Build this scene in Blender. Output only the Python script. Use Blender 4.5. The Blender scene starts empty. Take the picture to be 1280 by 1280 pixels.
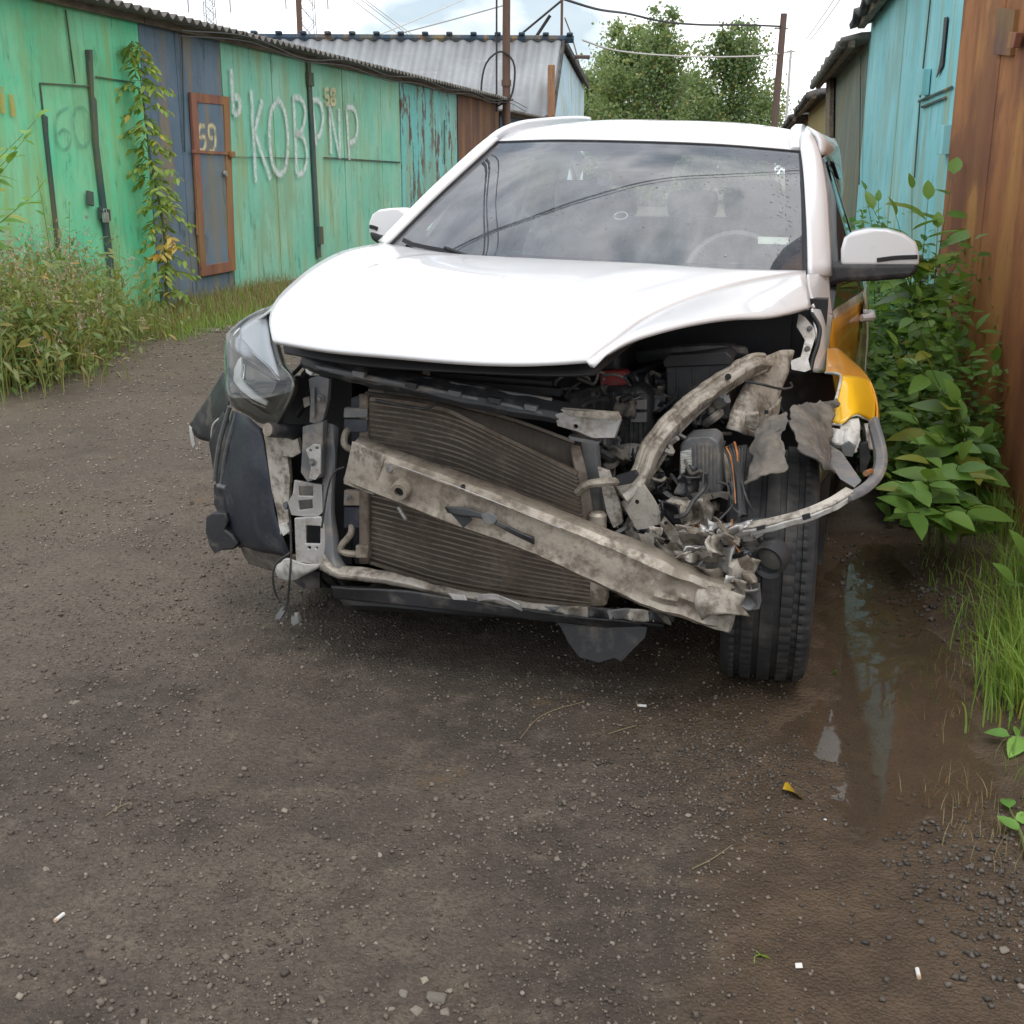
import bpy, bmesh, math, random
import numpy as np
from mathutils import Vector, Matrix, noise as mnoise
from mathutils.geometry import tessellate_polygon
R = math.radians
random.seed(7); rng = np.random.default_rng(11)
scene = bpy.context.scene
COL = scene.collection

# ------------------------------------------------------------------ camera, sky, sun, exposure
FPX = 1470.0; PITCH = math.atan(425 / FPX); CAMH = 1.42          # photograph: 1280 px square, horizon at y = 215
cam_d = bpy.data.cameras.new('camera'); cam = bpy.data.objects.new('camera', cam_d); COL.objects.link(cam)
cam.location = (0, 0, CAMH); cam.rotation_euler = (math.pi / 2 - PITCH, 0, 0)
cam_d.sensor_width = 36; cam_d.lens = 36 * FPX / 1280; cam_d.clip_start = .05; cam_d.clip_end = 2000
scene.camera = cam
scene.render.resolution_x = scene.render.resolution_y = 1024
SUN_EL, SUN_AZ = R(64), R(165)                                     # azimuth from +Y clockwise: behind the camera
world = bpy.data.worlds.new('World'); scene.world = world; world.use_nodes = True
nt = world.node_tree; nt.nodes.clear()
wo = nt.nodes.new('ShaderNodeOutputWorld'); bg = nt.nodes.new('ShaderNodeBackground'); bg.inputs[1].default_value = .1
sky = nt.nodes.new('ShaderNodeTexSky'); sky.sky_type = 'NISHITA'; sky.sun_disc = False
sky.sun_elevation = SUN_EL; sky.sun_rotation = SUN_AZ
tc = nt.nodes.new('ShaderNodeTexCoord'); mp = nt.nodes.new('ShaderNodeMapping'); mp.inputs['Scale'].default_value = (1.6, 1.6, 3.2)
mp.inputs['Location'].default_value = (.35, .1, .2)
cn = nt.nodes.new('ShaderNodeTexNoise'); cn.inputs['Scale'].default_value = 2.1; cn.inputs['Detail'].default_value = 9; cn.inputs['Roughness'].default_value = .58
cr = nt.nodes.new('ShaderNodeValToRGB'); cr.color_ramp.elements[0].position = .42; cr.color_ramp.elements[0].color = (.45, .45, .45, 1)
cr.color_ramp.elements[1].position = .58; cr.color_ramp.elements[1].color = (1, 1, 1, 1)
c2 = nt.nodes.new('ShaderNodeTexNoise'); c2.inputs['Scale'].default_value = 3.3; c2.inputs['Detail'].default_value = 7
ccol = nt.nodes.new('ShaderNodeMix'); ccol.data_type = 'RGBA'; ccol.inputs[6].default_value = (5.6, 6.5, 7.1, 1); ccol.inputs[7].default_value = (13.8, 13.9, 14.0, 1)
mx = nt.nodes.new('ShaderNodeMix'); mx.data_type = 'RGBA'
L = nt.links.new
L(tc.outputs['Generated'], mp.inputs[0]); L(mp.outputs[0], cn.inputs[0]); L(mp.outputs[0], c2.inputs[0])
L(cn.outputs[0], cr.inputs[0]); L(cr.outputs[0], mx.inputs[0]); L(sky.outputs[0], mx.inputs[6]); c3 = nt.nodes.new('ShaderNodeMapRange'); c3.inputs[1].default_value = .36; c3.inputs[2].default_value = .50; c3.clamp = True; L(c2.outputs[0], c3.inputs[0]); L(c3.outputs[0], ccol.inputs[0]); L(ccol.outputs[2], mx.inputs[7])
L(mx.outputs[2], bg.inputs[0]); L(bg.outputs[0], wo.inputs[0])
sun_d = bpy.data.lights.new('sun', 'SUN'); sun_d.energy = 1.1; sun_d.angle = R(25); sun_d.color = (1, .97, .92)
sun = bpy.data.objects.new('sun', sun_d); COL.objects.link(sun)
sun.rotation_euler = Vector((-math.sin(SUN_AZ) * math.cos(SUN_EL), -math.cos(SUN_AZ) * math.cos(SUN_EL), -math.sin(SUN_EL))).to_track_quat('-Z', 'Y').to_euler()
vs = scene.view_settings; vs.view_transform = 'Standard'; vs.look = 'None'; vs.exposure = 0.48; vs.gamma = 1; vs.use_curve_mapping = False

# ------------------------------------------------------------------ measuring helpers: a sight line of the photograph meets a plane of the place
CP, SP = math.cos(PITCH), math.sin(PITCH)
def ray(px, py):
    a, v = px - 640, py - 640
    return Vector((a, FPX * CP - v * SP, -(FPX * SP + v * CP))) / FPX
CAMP = Vector((0, 0, CAMH))
def G(px, py, z=0.0):
    d = ray(px, py); return CAMP + d * ((z - CAMH) / d.z)
def D(px, py, y):                                                   # point at forward distance y
    d = ray(px, py); return CAMP + d * (y / d.y)
class Frame:
    def __init__(s, o, th):
        s.o = Vector(o); s.th = th
        s.X = Vector((math.cos(th), -math.sin(th), 0)); s.Y = Vector((math.sin(th), math.cos(th), 0))
    def loc(s, p): q = p - s.o; return Vector((q.dot(s.X), q.dot(s.Y), q.z))
    def wld(s, p): return s.o + s.X * p[0] + s.Y * p[1] + Vector((0, 0, p[2]))
    def onY(s, px, py, w):                                          # plane local y = w
        d = ray(px, py); t = (w - (CAMP - s.o).dot(s.Y)) / d.dot(s.Y); return s.loc(CAMP + d * t)
    def onX(s, px, py, u):                                          # plane local x = u
        d = ray(px, py); t = (u - (CAMP - s.o).dot(s.X)) / d.dot(s.X); return s.loc(CAMP + d * t)
CARF = Frame((.147, 3.63, 0), R(16))
def K(px, py, w): return CARF.onY(px, py, w)
def KP(pts): return [K(*p) for p in pts]

# ------------------------------------------------------------------ mesh helpers
class MB:
    def __init__(s): s.v = []; s.f = []; s.uv = None
    def add(s, v, f):
        n = len(s.v); s.v += [tuple(p) for p in v]; s.f += [tuple(i + n for i in q) for q in f]; return s
    def box(s, c, d, rot=None):
        hx, hy, hz = d[0] / 2, d[1] / 2, d[2] / 2
        v = [Vector((x, y, z)) for x in (-hx, hx) for y in (-hy, hy) for z in (-hz, hz)]
        if rot is not None: v = [rot @ p for p in v]
        v = [p + Vector(c) for p in v]
        return s.add(v, [(0, 1, 3, 2), (4, 6, 7, 5), (0, 4, 5, 1), (2, 3, 7, 6), (0, 2, 6, 4), (1, 5, 7, 3)])
    def hull(s, a, b):                                              # two equal rings joined and capped
        n = len(a); f = [(i, (i + 1) % n, n + (i + 1) % n, n + i) for i in range(n)]
        return s.add(list(a) + list(b), f + [tuple(range(n))[::-1], tuple(range(n, 2 * n))])
    def tube(s, pts, r, n=8, cap=True):
        pts = [Vector(p) for p in pts]; m = len(pts); rs = r if hasattr(r, '__len__') else [r] * m
        ref = None; v = []
        for i, p in enumerate(pts):
            t = (pts[min(i + 1, m - 1)] - pts[max(i - 1, 0)])
            if t.length < 1e-9: t = Vector((0, 0, 1))
            t.normalize()
            if ref is None: ref = t.orthogonal().normalized()
            ref = (ref - t * ref.dot(t))
            if ref.length < 1e-6: ref = t.orthogonal()
            ref.normalize(); b = t.cross(ref)
            for k in range(n):
                a = 2 * math.pi * k / n; v.append(p + (ref * math.cos(a) + b * math.sin(a)) * rs[i])
        f = [(i * n + k, i * n + (k + 1) % n, (i + 1) * n + (k + 1) % n, (i + 1) * n + k) for i in range(m - 1) for k in range(n)]
        if cap: f += [tuple(range(n))[::-1], tuple(range((m - 1) * n, m * n))]
        return s.add(v, f)
    def sweep(s, pts, prof, up=(0, 0, 1), closed=True, cap=True):   # prof: (a along side, b along up)
        pts = [Vector(p) for p in pts]; m = len(pts); n = len(prof); v = []
        for i, p in enumerate(pts):
            t = (pts[min(i + 1, m - 1)] - pts[max(i - 1, 0)]).normalized()
            u = Vector(up); sd = t.cross(u).normalized(); u = sd.cross(t).normalized()
            v += [p + sd * a + u * b for a, b in prof]
        kk = n if closed else n - 1
        f = [(i * n + k, i * n + (k + 1) % n, (i + 1) * n + (k + 1) % n, (i + 1) * n + k) for i in range(m - 1) for k in range(kk)]
        if cap and closed: f += [tuple(range(n))[::-1], tuple(range((m - 1) * n, m * n))]
        return s.add(v, f)
    def grid(s, g, wrap=False):
        m, n = len(g), len(g[0]); v = [p for r in g for p in r]
        f = [(i * n + j, i * n + (j + 1) % n, (i + 1) * n + (j + 1) % n, (i + 1) * n + j) for i in range(m - 1) for j in range(n if wrap else n - 1)]
        return s.add(v, f)
    def plate(s, outer, holes=(), ext=Vector((0, .006, 0))):        # outline (3D points) with holes, extruded
        loops = [list(map(Vector, outer))] + [list(map(Vector, h)) for h in holes]
        o = loops[0]; nrm = Vector((0, 0, 0))
        for i in range(len(o)): nrm += o[i].cross(o[(i + 1) % len(o)])
        nrm = (nrm.normalized() if nrm.length > 1e-12 else Vector((0, -1, 0)))
        ax = nrm.orthogonal().normalized(); ay = nrm.cross(ax)
        fl = [[Vector((p.dot(ax), p.dot(ay), 0)) for p in l] for l in loops]
        tri = tessellate_polygon(fl); allp = [p for l in loops for p in l]; N = len(allp); ext = Vector(ext)
        f = [tuple(t) for t in tri] + [tuple(i + N for i in t[::-1]) for t in tri]
        k = 0
        for l in loops:
            n = len(l); f += [(k + i, k + (i + 1) % n, N + k + (i + 1) % n, N + k + i) for i in range(n)]; k += n
        return s.add(allp + [p + ext for p in allp], f)
    def lathe(s, prof, n, c, axis, ref=None, close=False):           # prof (r, h)
        axis = Vector(axis).normalized(); ref = axis.orthogonal().normalized() if ref is None else Vector(ref); b = axis.cross(ref)
        g = [[Vector(c) + axis * h + (ref * math.cos(2 * math.pi * k / n) + b * math.sin(2 * math.pi * k / n)) * r for k in range(n)] for r, h in prof]
        if close: g.append(g[0])
        return s.grid(g, wrap=True)
    def crumple(s, amp, sc, seed=0):
        out = []
        for p in s.v:
            q = Vector(p) * sc + Vector((seed * 7.1, seed * 3.3, seed))
            d = mnoise.noise_vector(q) + mnoise.noise_vector(q * 2.3) * .5; out.append(tuple(Vector(p) + d * amp))
        s.v = out; return s

def cr_s(pts, n):                                                   # Catmull-Rom resample
    P = [Vector(p) for p in pts]
    if len(P) == 2: return [P[0].lerp(P[1], i / (n - 1)) for i in range(n)]
    Q = [P[0] * 2 - P[1]] + P + [P[-1] * 2 - P[-2]]
    ds = [max((P[i + 1] - P[i]).length, 1e-6) for i in range(len(P) - 1)]; tot = sum(ds); out = []
    for k in range(n):
        d = tot * k / (n - 1); i = 0
        while i < len(ds) - 1 and d > ds[i]: d -= ds[i]; i += 1
        t = min(d / ds[i], 1); a, b, c, e = Q[i:i + 4]
        out.append(.5 * ((2 * b) + (c - a) * t + (2 * a - 5 * b + 4 * c - e) * t * t + (3 * b - a - 3 * c + e) * t ** 3))
    return out
def coons(top, bot, lef, rig, nu=24, nv=24, bulge=None):            # top/bot run left to right, lef/rig run top to bottom
    T, B, Lf, Rg = cr_s(top, nu), cr_s(bot, nu), cr_s(lef, nv), cr_s(rig, nv); g = []
    for j in range(nv):
        v = j / (nv - 1); row = []
        for i in range(nu):
            u = i / (nu - 1)
            p = T[i] * (1 - v) + B[i] * v + Lf[j] * (1 - u) + Rg[j] * u - (T[0] * (1 - u) * (1 - v) + T[-1] * u * (1 - v) + B[0] * (1 - u) * v + B[-1] * u * v)
            if bulge: p = p + Vector(bulge(u, v))
            row.append(p)
        g.append(row)
    return g
def loft(rows, nu=20, nv=20):                                       # interpolate a control grid
    rr = [cr_s(r, nu) for r in rows]; cols = [cr_s([r[i] for r in rr], nv) for i in range(nu)]
    return [[cols[i][j] for i in range(nu)] for j in range(nv)]

def mesh_np(name, v, f):                                            # fast mesh from numpy arrays, all faces the same size
    me = bpy.data.meshes.new(name); v = np.asarray(v, np.float32); f = np.asarray(f, np.int32); k = f.shape[1]
    me.vertices.add(len(v)); me.vertices.foreach_set('co', v.ravel()); me.loops.add(f.size); me.loops.foreach_set('vertex_index', f.ravel())
    me.polygons.add(len(f)); me.polygons.foreach_set('loop_start', np.arange(0, f.size, k, dtype=np.int32)); me.polygons.foreach_set('loop_total', np.full(len(f), k, np.int32))
    me.update(calc_edges=True); return me
def link(name, data, parent=None, m=None):
    o = bpy.data.objects.new(name, data); COL.objects.link(o)
    if parent is not None: o.parent = parent
    if m is not None and data is not None: data.materials.clear(); data.materials.append(m)
    return o
def obj(name, mb, m, parent=None, bevel=0, solid=0, smooth=True, ang=35, sub=0, soff=-1, seg=2, face=None):
    me = bpy.data.meshes.new(name); me.from_pydata([tuple(p) for p in mb.v], [], mb.f); me.validate()
    bm = bmesh.new(); bm.from_mesh(me); bmesh.ops.recalc_face_normals(bm, faces=bm.faces) if solid == 0 else None
    if face is not None and sum((f.normal * f.calc_area() for f in bm.faces), Vector()).dot(Vector(face)) < 0: bmesh.ops.reverse_faces(bm, faces=bm.faces)
    bm.to_mesh(me); bm.free()
    if smooth:
        me.polygons.foreach_set('use_smooth', [True] * len(me.polygons)); me.set_sharp_from_angle(angle=R(ang))
    o = link(name, me, parent, m)
    if sub: q = o.modifiers.new('s', 'SUBSURF'); q.levels = q.render_levels = sub
    if solid: q = o.modifiers.new('t', 'SOLIDIFY'); q.thickness = solid; q.offset = soff
    if bevel: q = o.modifiers.new('b', 'BEVEL'); q.width = bevel; q.segments = seg; q.limit_method = 'ANGLE'; q.angle_limit = R(40)
    return o
def empty(name, loc=(0, 0, 0), rz=0, label=None, cat=None, group=None):
    o = bpy.data.objects.new(name, None); COL.objects.link(o); o.location = loc; o.rotation_euler = (0, 0, rz); o.empty_display_size = .1
    tag(o, label, cat, group); return o
def tag(o, label=None, cat=None, group=None, kind=None):
    if label: o['label'] = label
    if cat: o['category'] = cat
    if group: o['group'] = group
    if kind: o['kind'] = kind
    return o

# ------------------------------------------------------------------ materials
MATS = {}
class N:
    def __init__(s, name):
        s.m = bpy.data.materials.new(name); s.m.use_nodes = True; s.t = s.m.node_tree; s.t.nodes.clear()
        s.out = s.t.nodes.new('ShaderNodeOutputMaterial'); s.tc = s.t.nodes.new('ShaderNodeTexCoord'); MATS[name] = s.m
    def n(s, typ, **kw):
        o = s.t.nodes.new('ShaderNode' + typ)
        for k, v in kw.items(): setattr(o, k, v)
        return o
    def l(s, a, b): s.t.links.new(a, b)
    def noise(s, sc, det=5, rough=.55, stretch=None, co='Object', dist=0):
        o = s.n('TexNoise'); o.inputs['Scale'].default_value = sc; o.inputs['Detail'].default_value = det; o.inputs['Roughness'].default_value = rough
        o.inputs['Distortion'].default_value = dist
        if stretch is not None:
            mp = s.n('Mapping'); mp.inputs['Scale'].default_value = stretch; s.l(s.tc.outputs[co], mp.inputs[0]); s.l(mp.outputs[0], o.inputs[0])
        else: s.l(s.tc.outputs[co], o.inputs[0])
        return o.outputs[0]
    def ramp(s, x, a, b, lo=0., hi=1.):
        o = s.n('MapRange'); o.interpolation_type = 'SMOOTHSTEP'; o.inputs[1].default_value = a; o.inputs[2].default_value = b; o.inputs[3].default_value = lo; o.inputs[4].default_value = hi
        s.l(x, o.inputs[0]); return o.outputs[0]
    def mix(s, fac, a, b):
        o = s.n('Mix'); o.data_type = 'RGBA'
        for sock, val in ((o.inputs[0], fac), (o.inputs[6], a), (o.inputs[7], b)):
            if isinstance(val, (tuple, list)): sock.default_value = (*val, 1)
            elif isinstance(val, (float, int)): sock.default_value = val
            else: s.l(val, sock)
        return o.outputs[2]
    def mth(s, op, a, b=0.):
        o = s.n('Math', operation=op)
        for sock, val in ((o.inputs[0], a), (o.inputs[1], b)):
            if isinstance(val, (float, int)): sock.default_value = val
            else: s.l(val, sock)
        return o.outputs[0]
    def bsdf(s, col, rough=.6, metal=0., bump=None, bs=.3, bd=.01, coat=0., spec=.5, trans=0.):
        o = s.n('BsdfPrincipled')
        for nm, val in (('Base Color', col), ('Roughness', rough), ('Metallic', metal), ('Coat Weight', coat), ('Specular IOR Level', spec), ('Transmission Weight', trans)):
            sock = o.inputs[nm]
            if isinstance(val, (tuple, list)): sock.default_value = (*val, 1)
            elif isinstance(val, (float, int)): sock.default_value = val
            else: s.l(val, sock)
        if bump is not None:
            b = s.n('Bump'); b.inputs['Strength'].default_value = bs; b.inputs['Distance'].default_value = bd; s.l(bump, b.inputs['Height']); s.l(b.outputs[0], o.inputs['Normal'])
        s.l(o.outputs[0], s.out.inputs[0]); return o
def dusty(name, base, dust, amt=.5, sc=9, rough=.55, metal=0., bump=.25, dark=None, bsc=60):
    """a worn surface: base colour, a second tone, road dust in blotches"""
    k = N(name); a = k.noise(sc, 7, .65); b = k.noise(sc * 4.3, 5, .6); c = k.noise(sc * .45, 4, .5)
    d2 = dark or tuple(x * .6 for x in base)
    col = k.mix(k.ramp(c, .35, .65), base, d2)
    f = k.ramp(k.mth('ADD', k.mth('MULTIPLY', a, .7), k.mth('MULTIPLY', b, .3)), .62 - amt * .4, .80 - amt * .35)
    col = k.mix(f, col, dust); col = k.mix(k.ramp(k.noise(sc * 9, 6, .7), .58, .72, 0, .55), col, tuple(x * .45 for x in dust))
    k.bsdf(col, k.ramp(f, 0, 1, rough, min(rough + .3, .95)), metal, bump=k.noise(bsc, 5, .6), bs=bump, bd=.004); return k.m
DUST = (.30, .26, .21)
M_primer = dusty('dirty_beige_steel', (.45, .41, .355), (.115, .092, .07), .5, 15, .5, .0, .4, (.28, .25, .205))
M_beam = dusty('dirty_steel_beam', (.36, .318, .262), (.125, .10, .075), .48, 12, .45, .15, .45, (.235, .20, .158))
M_silver = dusty('torn_bare_metal', (.55, .54, .52), (.24, .20, .16), .4, 14, .35, .5, .3, (.42, .41, .40))
M_grey = dusty('grey_bracket_plastic', (.15, .15, .155), (.24, .21, .175), .4, 10, .55, 0, .3, (.10, .105, .11))
M_black = dusty('dusty_black_plastic', (.028, .029, .032), (.13, .115, .10), .3, 7, .5, 0, .25)
M_blk2 = dusty('soot_black_plastic', (.015, .015, .018), (.05, .045, .04), .25, 6, .6, 0, .2)
M_liner = dusty('wheel_arch_liner', (.022, .028, .040), (.07, .07, .075), .35, 6, .5, 0, .4, (.016, .02, .03))
M_lin2 = dusty('dusty_arch_liner', (.075, .068, .06), (.17, .148, .12), .5, 9, .8, 0, .4, (.09, .08, .07))
M_whplast = dusty('cracked_white_plastic', (.62, .61, .58), (.28, .24, .19), .4, 16, .45, 0, .2)
M_wire = dusty('wire_black', (.03, .03, .03), (.10, .09, .08), .3, 30, .6)
M_red = dusty('red_cap', (.28, .03, .03), (.10, .07, .06), .3, 20, .5)
M_orange = dusty('orange_plastic', (.40, .14, .03), (.2, .13, .08), .4, 30, .5)
M_int = dusty('dark_cabin_plastic', (.20, .20, .21), (.26, .26, .27), .3, 5, .6)
M_seat = dusty('grey_seat_fabric', (.48, .48, .49), (.56, .56, .56), .3, 40, .9)
M_head = dusty('headliner', (.5, .49, .47), (.42, .41, .4), .3, 20, .9)
def paint(name, c, dirt=.0, dirtc=(.25, .21, .16), lo=.62):
    k = N(name); a = k.noise(5, 6, .65); b = k.noise(38, 4, .6)
    f = k.ramp(k.mth('ADD', k.mth('MULTIPLY', a, .75), k.mth('MULTIPLY', b, .25)), lo - dirt * .3, lo + .14 - dirt * .2)
    col = k.mix(f, c, dirtc) if dirt else c
    k.bsdf(col, .28, 0, bump=k.noise(3, 2), bs=.02, coat=.6); return k.m
M_white = paint('white_car_paint', (.76, .76, .77), .10, (.62, .61, .59), .60)
M_whdirt = paint('grimy_white_paint', (.72, .71, .69), .45, (.33, .29, .23))
M_yel = paint('yellow_film', (.80, .45, .012), .25, (.55, .27, .01), .66)
M_yel2 = paint('worn_orange_film', (.58, .25, .012), .4, (.42, .17, .02))
def glass(name, tint, ior=1.9, rough=0.0, dust=.0):                 # thin sheet: clear, mirrored by angle, filmed with dust that paints in bluish sky reflection
    k = N(name); fr = k.n('Fresnel'); fr.inputs[0].default_value = ior; tr = k.n('BsdfTransparent'); tr.inputs[0].default_value = (*tint, 1)
    gl = k.n('BsdfGlossy'); gl.inputs['Roughness'].default_value = rough; gl.inputs[0].default_value = (1, 1, 1, 1)
    df = k.n('BsdfDiffuse'); df.inputs[0].default_value = (.66, .73, .84, 1); md = k.n('MixShader'); k.l(k.ramp(k.noise(7, 5), .3, .7, dust * .7, dust * 1.3), md.inputs[0]); k.l(tr.outputs[0], md.inputs[1]); k.l(df.outputs[0], md.inputs[2])
    ms = k.n('MixShader'); k.l(fr.outputs[0], ms.inputs[0]); k.l(md.outputs[0], ms.inputs[1]); k.l(gl.outputs[0], ms.inputs[2]); k.l(ms.outputs[0], k.out.inputs[0]); return k.m
M_glass = glass('windscreen_glass', (.95, .97, .98), 2.0, 0.0, .10)
M_tint = glass('side_glass', (.82, .86, .86), 1.7)
M_lens = glass('headlight_lens', (.86, .88, .88), 1.55)
k = N('chrome_reflector'); k.bsdf((.78, .79, .80), .16, 1.0); M_chrome = k.m
k = N('satin_silver'); k.bsdf((.74, .76, .80), .32, .2, coat=.3); M_rail = k.m
k = N('tyre_rubber'); a = k.noise(14, 6); col = k.mix(k.ramp(a, .45, .75), (.016, .016, .017), (.055, .049, .042)); k.bsdf(col, .75, 0, bump=k.noise(90, 4), bs=.3, bd=.003); M_tyre = k.m
k = N('alloy'); k.bsdf((.45, .45, .46), .35, .9); M_alloy = k.m
k = N('frit_black'); k.bsdf((.012, .012, .014), .12, 0, coat=.3); M_frit = k.m
k = N('water_drop'); k.bsdf((1, 1, 1), .02, 0, trans=1.); M_drop = k.m
k = N('led_strip'); k.bsdf((.80, .79, .75), .3, 0, coat=.4); M_led = k.m
k = N('lamp_dark'); k.bsdf((.17, .165, .145), .25, .3, coat=.4); M_lampdk = k.m
k = N('white_label'); k.bsdf(k.mix(k.ramp(k.noise(40, 2, .5, (1, 1, 14)), .48, .52), (.55, .55, .50), (.22, .22, .21)), .5); M_label = k.m
k = N('pale_sticker'); k.bsdf((.66, .74, .66), .5); M_stick = k.m

# ------------------------------------------------------------------ the ground: one sheet to the horizon, rutted, with a wet side
_perm = rng.permutation(512).astype(np.int64)
_grad = rng.uniform(0, 2 * np.pi, 512)
def pn(x, y):
    xi, yi = np.floor(x).astype(np.int64), np.floor(y).astype(np.int64); xf, yf = x - xi, y - yi
    def g(ix, iy, dx, dy):
        h = _perm[(_perm[ix & 511] + iy) & 511]; a = _grad[h]; return np.cos(a) * dx + np.sin(a) * dy
    u, v = xf ** 3 * (xf * (xf * 6 - 15) + 10), yf ** 3 * (yf * (yf * 6 - 15) + 10)
    a = g(xi, yi, xf, yf) * (1 - u) + g(xi + 1, yi, xf - 1, yf) * u; b = g(xi, yi + 1, xf, yf - 1) * (1 - u) + g(xi + 1, yi + 1, xf - 1, yf - 1) * u
    return a * (1 - v) + b * v
def fbm(x, y, o=4):
    s = 0; a = 1.
    for i in range(o): s = s + pn(x * 2 ** i + 17 * i, y * 2 ** i - 9 * i) * a; a *= .5
    return s
def ss(x, a, b): t = np.clip((x - a) / (b - a), 0, 1); return t * t * (3 - 2 * t)
PUD = [(G(px, py), r) for px, py, r in ((1085, 690, .11), (1098, 740, .15), (1105, 800, .18), (1115, 870, .22), (1125, 940, .21), (1105, 1000, .15), (1110, 1060, .13), (1135, 1140, .13), (1135, 1230, .12), (1120, 1330, .13), (1120, 1500, .13))]
PUDW = PUD; PUD = PUD[:6] + [(G(1085, 1035), .05)]                # standing water ends short of the camera, the wet mud goes on
def puddle(x, y, lst=None):
    xx = x + pn(x * 2.6, y * 2.6) * .14 + pn(x * 13, y * 13) * .035 + pn(x * 41, y * 41) * .015; yy = y + pn(x * 2.6 + 40, y * 2.6) * .14 + pn(x * 13, y * 13 + 30) * .035 + pn(x * 41 + 9, y * 41) * .015; f = np.full_like(x, -9.)
    for (a, ra), (b, rb) in zip((lst or PUD)[:-1], (lst or PUD)[1:]):
        dx, dy = b.x - a.x, b.y - a.y; t = np.clip(((xx - a.x) * dx + (yy - a.y) * dy) / (dx * dx + dy * dy), 0, 1)
        d = np.hypot(xx - a.x - t * dx, yy - a.y - t * dy); f = np.maximum(f, 1 - d / (ra + (rb - ra) * t))
    return f
WATER = -.012
def ground_z(x, y):
    lat = x * math.cos(R(11)) - y * math.sin(R(11))
    near = ss(-np.hypot(x, y - 2), -9, -3)
    z = fbm(x * .7, y * .7, 3) * .012 + near * (fbm(x * 6, y * 6, 3) * .0055 + np.maximum(fbm(x * 34, y * 34, 3), -.12) * .0056 * (.45 + 1.1 * ss(fbm(x * 1.7 + 8, y * 1.7, 3), -.3, .4)))
    z = z + .05 * ss(lat, .62, 1.0) + .04 * ss(-lat, 4.7, 5.6)
    pw = puddle(x, y, PUDW); z = z * (1 - .55 * ss(pw, -.9, .5)); p = puddle(x, y); dip = ss(p, -.8, .7); z = z * (1 - .45 * dip) - .022 * dip - .010 * ss(p, .1, .8) + .006 * fbm(x * 9, y * 9, 4) * dip
    return z
def axis(lo, hi, st, lo2, hi2, gr):
    a = list(np.arange(lo, hi, st)); s = st
    while a[-1] < hi2: s *= gr; a.append(a[-1] + s)
    s = st
    while a[0] > lo2: s *= gr; a.insert(0, a[0] - s)
    return np.array(a)
gx = axis(-1.7, 2.0, .0125, -420, 420, 1.045); gy = axis(1.35, 4.0, .0125, -60, 700, 1.035)
GX, GY = np.meshgrid(gx, gy); GZ = ground_z(GX, GY); nx, ny = len(gx), len(gy)
ii = (np.arange(ny - 1)[:, None] * nx + np.arange(nx - 1)[None, :]).ravel()
me = mesh_np('ground', np.stack([GX, GY, GZ], -1).reshape(-1, 3), np.stack([ii, ii + 1, ii + 1 + nx, ii + nx], 1))
me.polygons.foreach_set('use_smooth', [True] * len(me.polygons))
PF = puddle(GX, GY, PUDW)
edge = GX * math.cos(R(11)) - GY * math.sin(R(11))
wet = np.clip(ss(PF + fbm(GX * 3, GY * 3, 3) * .8, -3.2, -.6) * .95 + ss(fbm(GX * 1.3, GY * 1.3, 4), .12, .6) * .35 * ss(edge, -.9, .6) + ss(PF, -.4, 0), 0, 1)
at = me.attributes.new('wet', 'FLOAT', 'POINT'); at.data.foreach_set('value', wet.ravel().astype(np.float32))
verge = np.clip(ss(edge + fbm(GX * 2, GY * 2, 3) * .3, .5, .95) + ss(-(GX * math.cos(R(13.5)) - GY * math.sin(R(13.5))) + fbm(GX * 1.1, GY * 1.1, 4) * 1.0, 4.35, 5.1), 0, 1)
dry = ss(-GX + .25 * (GY - 3.5) * 0 + fbm(GX * .8, GY * .8, 3) * .6, .3, 1.8); near_ = np.exp(-((GX - .35) / .75) ** 2 - ((GY - 2.75) / .75) ** 2)
lane_dark = np.clip(.16 + .46 * ss(-GY, -4.6, -2.2) + .75 * near_ * (.6 + .9 * fbm(GX * 2.2, GY * 2.2, 4)) + .75 * fbm(GX * 1.1 + 3, GY * 1.1, 5) - .34 * dry + .35 * ss(fbm(GX * 5, GY * 5 + 7, 4), .1, .5), 0, .9)  # darker towards the camera and before the car, paler to the left, patchy
at = me.attributes.new('lane_dark', 'FLOAT', 'POINT'); at.data.foreach_set('value', lane_dark.ravel().astype(np.float32))
at = me.attributes.new('verge', 'FLOAT', 'POINT'); at.data.foreach_set('value', verge.ravel().astype(np.float32))
k = N('wet_gravel_road')
aw = k.n('Attribute'); aw.attribute_name = 'wet'; av = k.n('Attribute'); av.attribute_name = 'verge'
n1 = k.noise(1.1, 6, .6); n2 = k.noise(9, 7, .65); n3 = k.noise(70, 5, .7); n4 = k.noise(.5, 4, .5)
vo = k.n('TexVoronoi'); vo.inputs['Scale'].default_value = 115; k.l(k.tc.outputs['Object'], vo.inputs[0]); vc = k.n('SeparateColor'); k.l(vo.outputs['Color'], vc.inputs[0])
v2 = k.n('TexVoronoi'); v2.inputs['Scale'].default_value = 46; k.l(k.tc.outputs['Object'], v2.inputs[0]); vc2 = k.n('SeparateColor'); k.l(v2.outputs['Color'], vc2.inputs[0])
ad = k.n('Attribute'); ad.attribute_name = 'lane_dark'
c = k.mix(k.ramp(n1, .35, .68), (.160, .128, .100), (.122, .100, .080)); c = k.mix(ad.outputs['Fac'], c, (.050, .040, .032))
c = k.mix(k.ramp(n2, .45, .75, 0, .7), c, (.185, .148, .113))
c = k.mix(k.ramp(n4, .52, .72, 0, .6), c, (.135, .102, .070))
c = k.mix(k.ramp(n3, .42, .66, 0, .75), c, (.060, .049, .040)); c = k.mix(k.ramp(k.noise(160, 4, .7), .56, .70, 0, .7), c, (.20, .17, .14))
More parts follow.
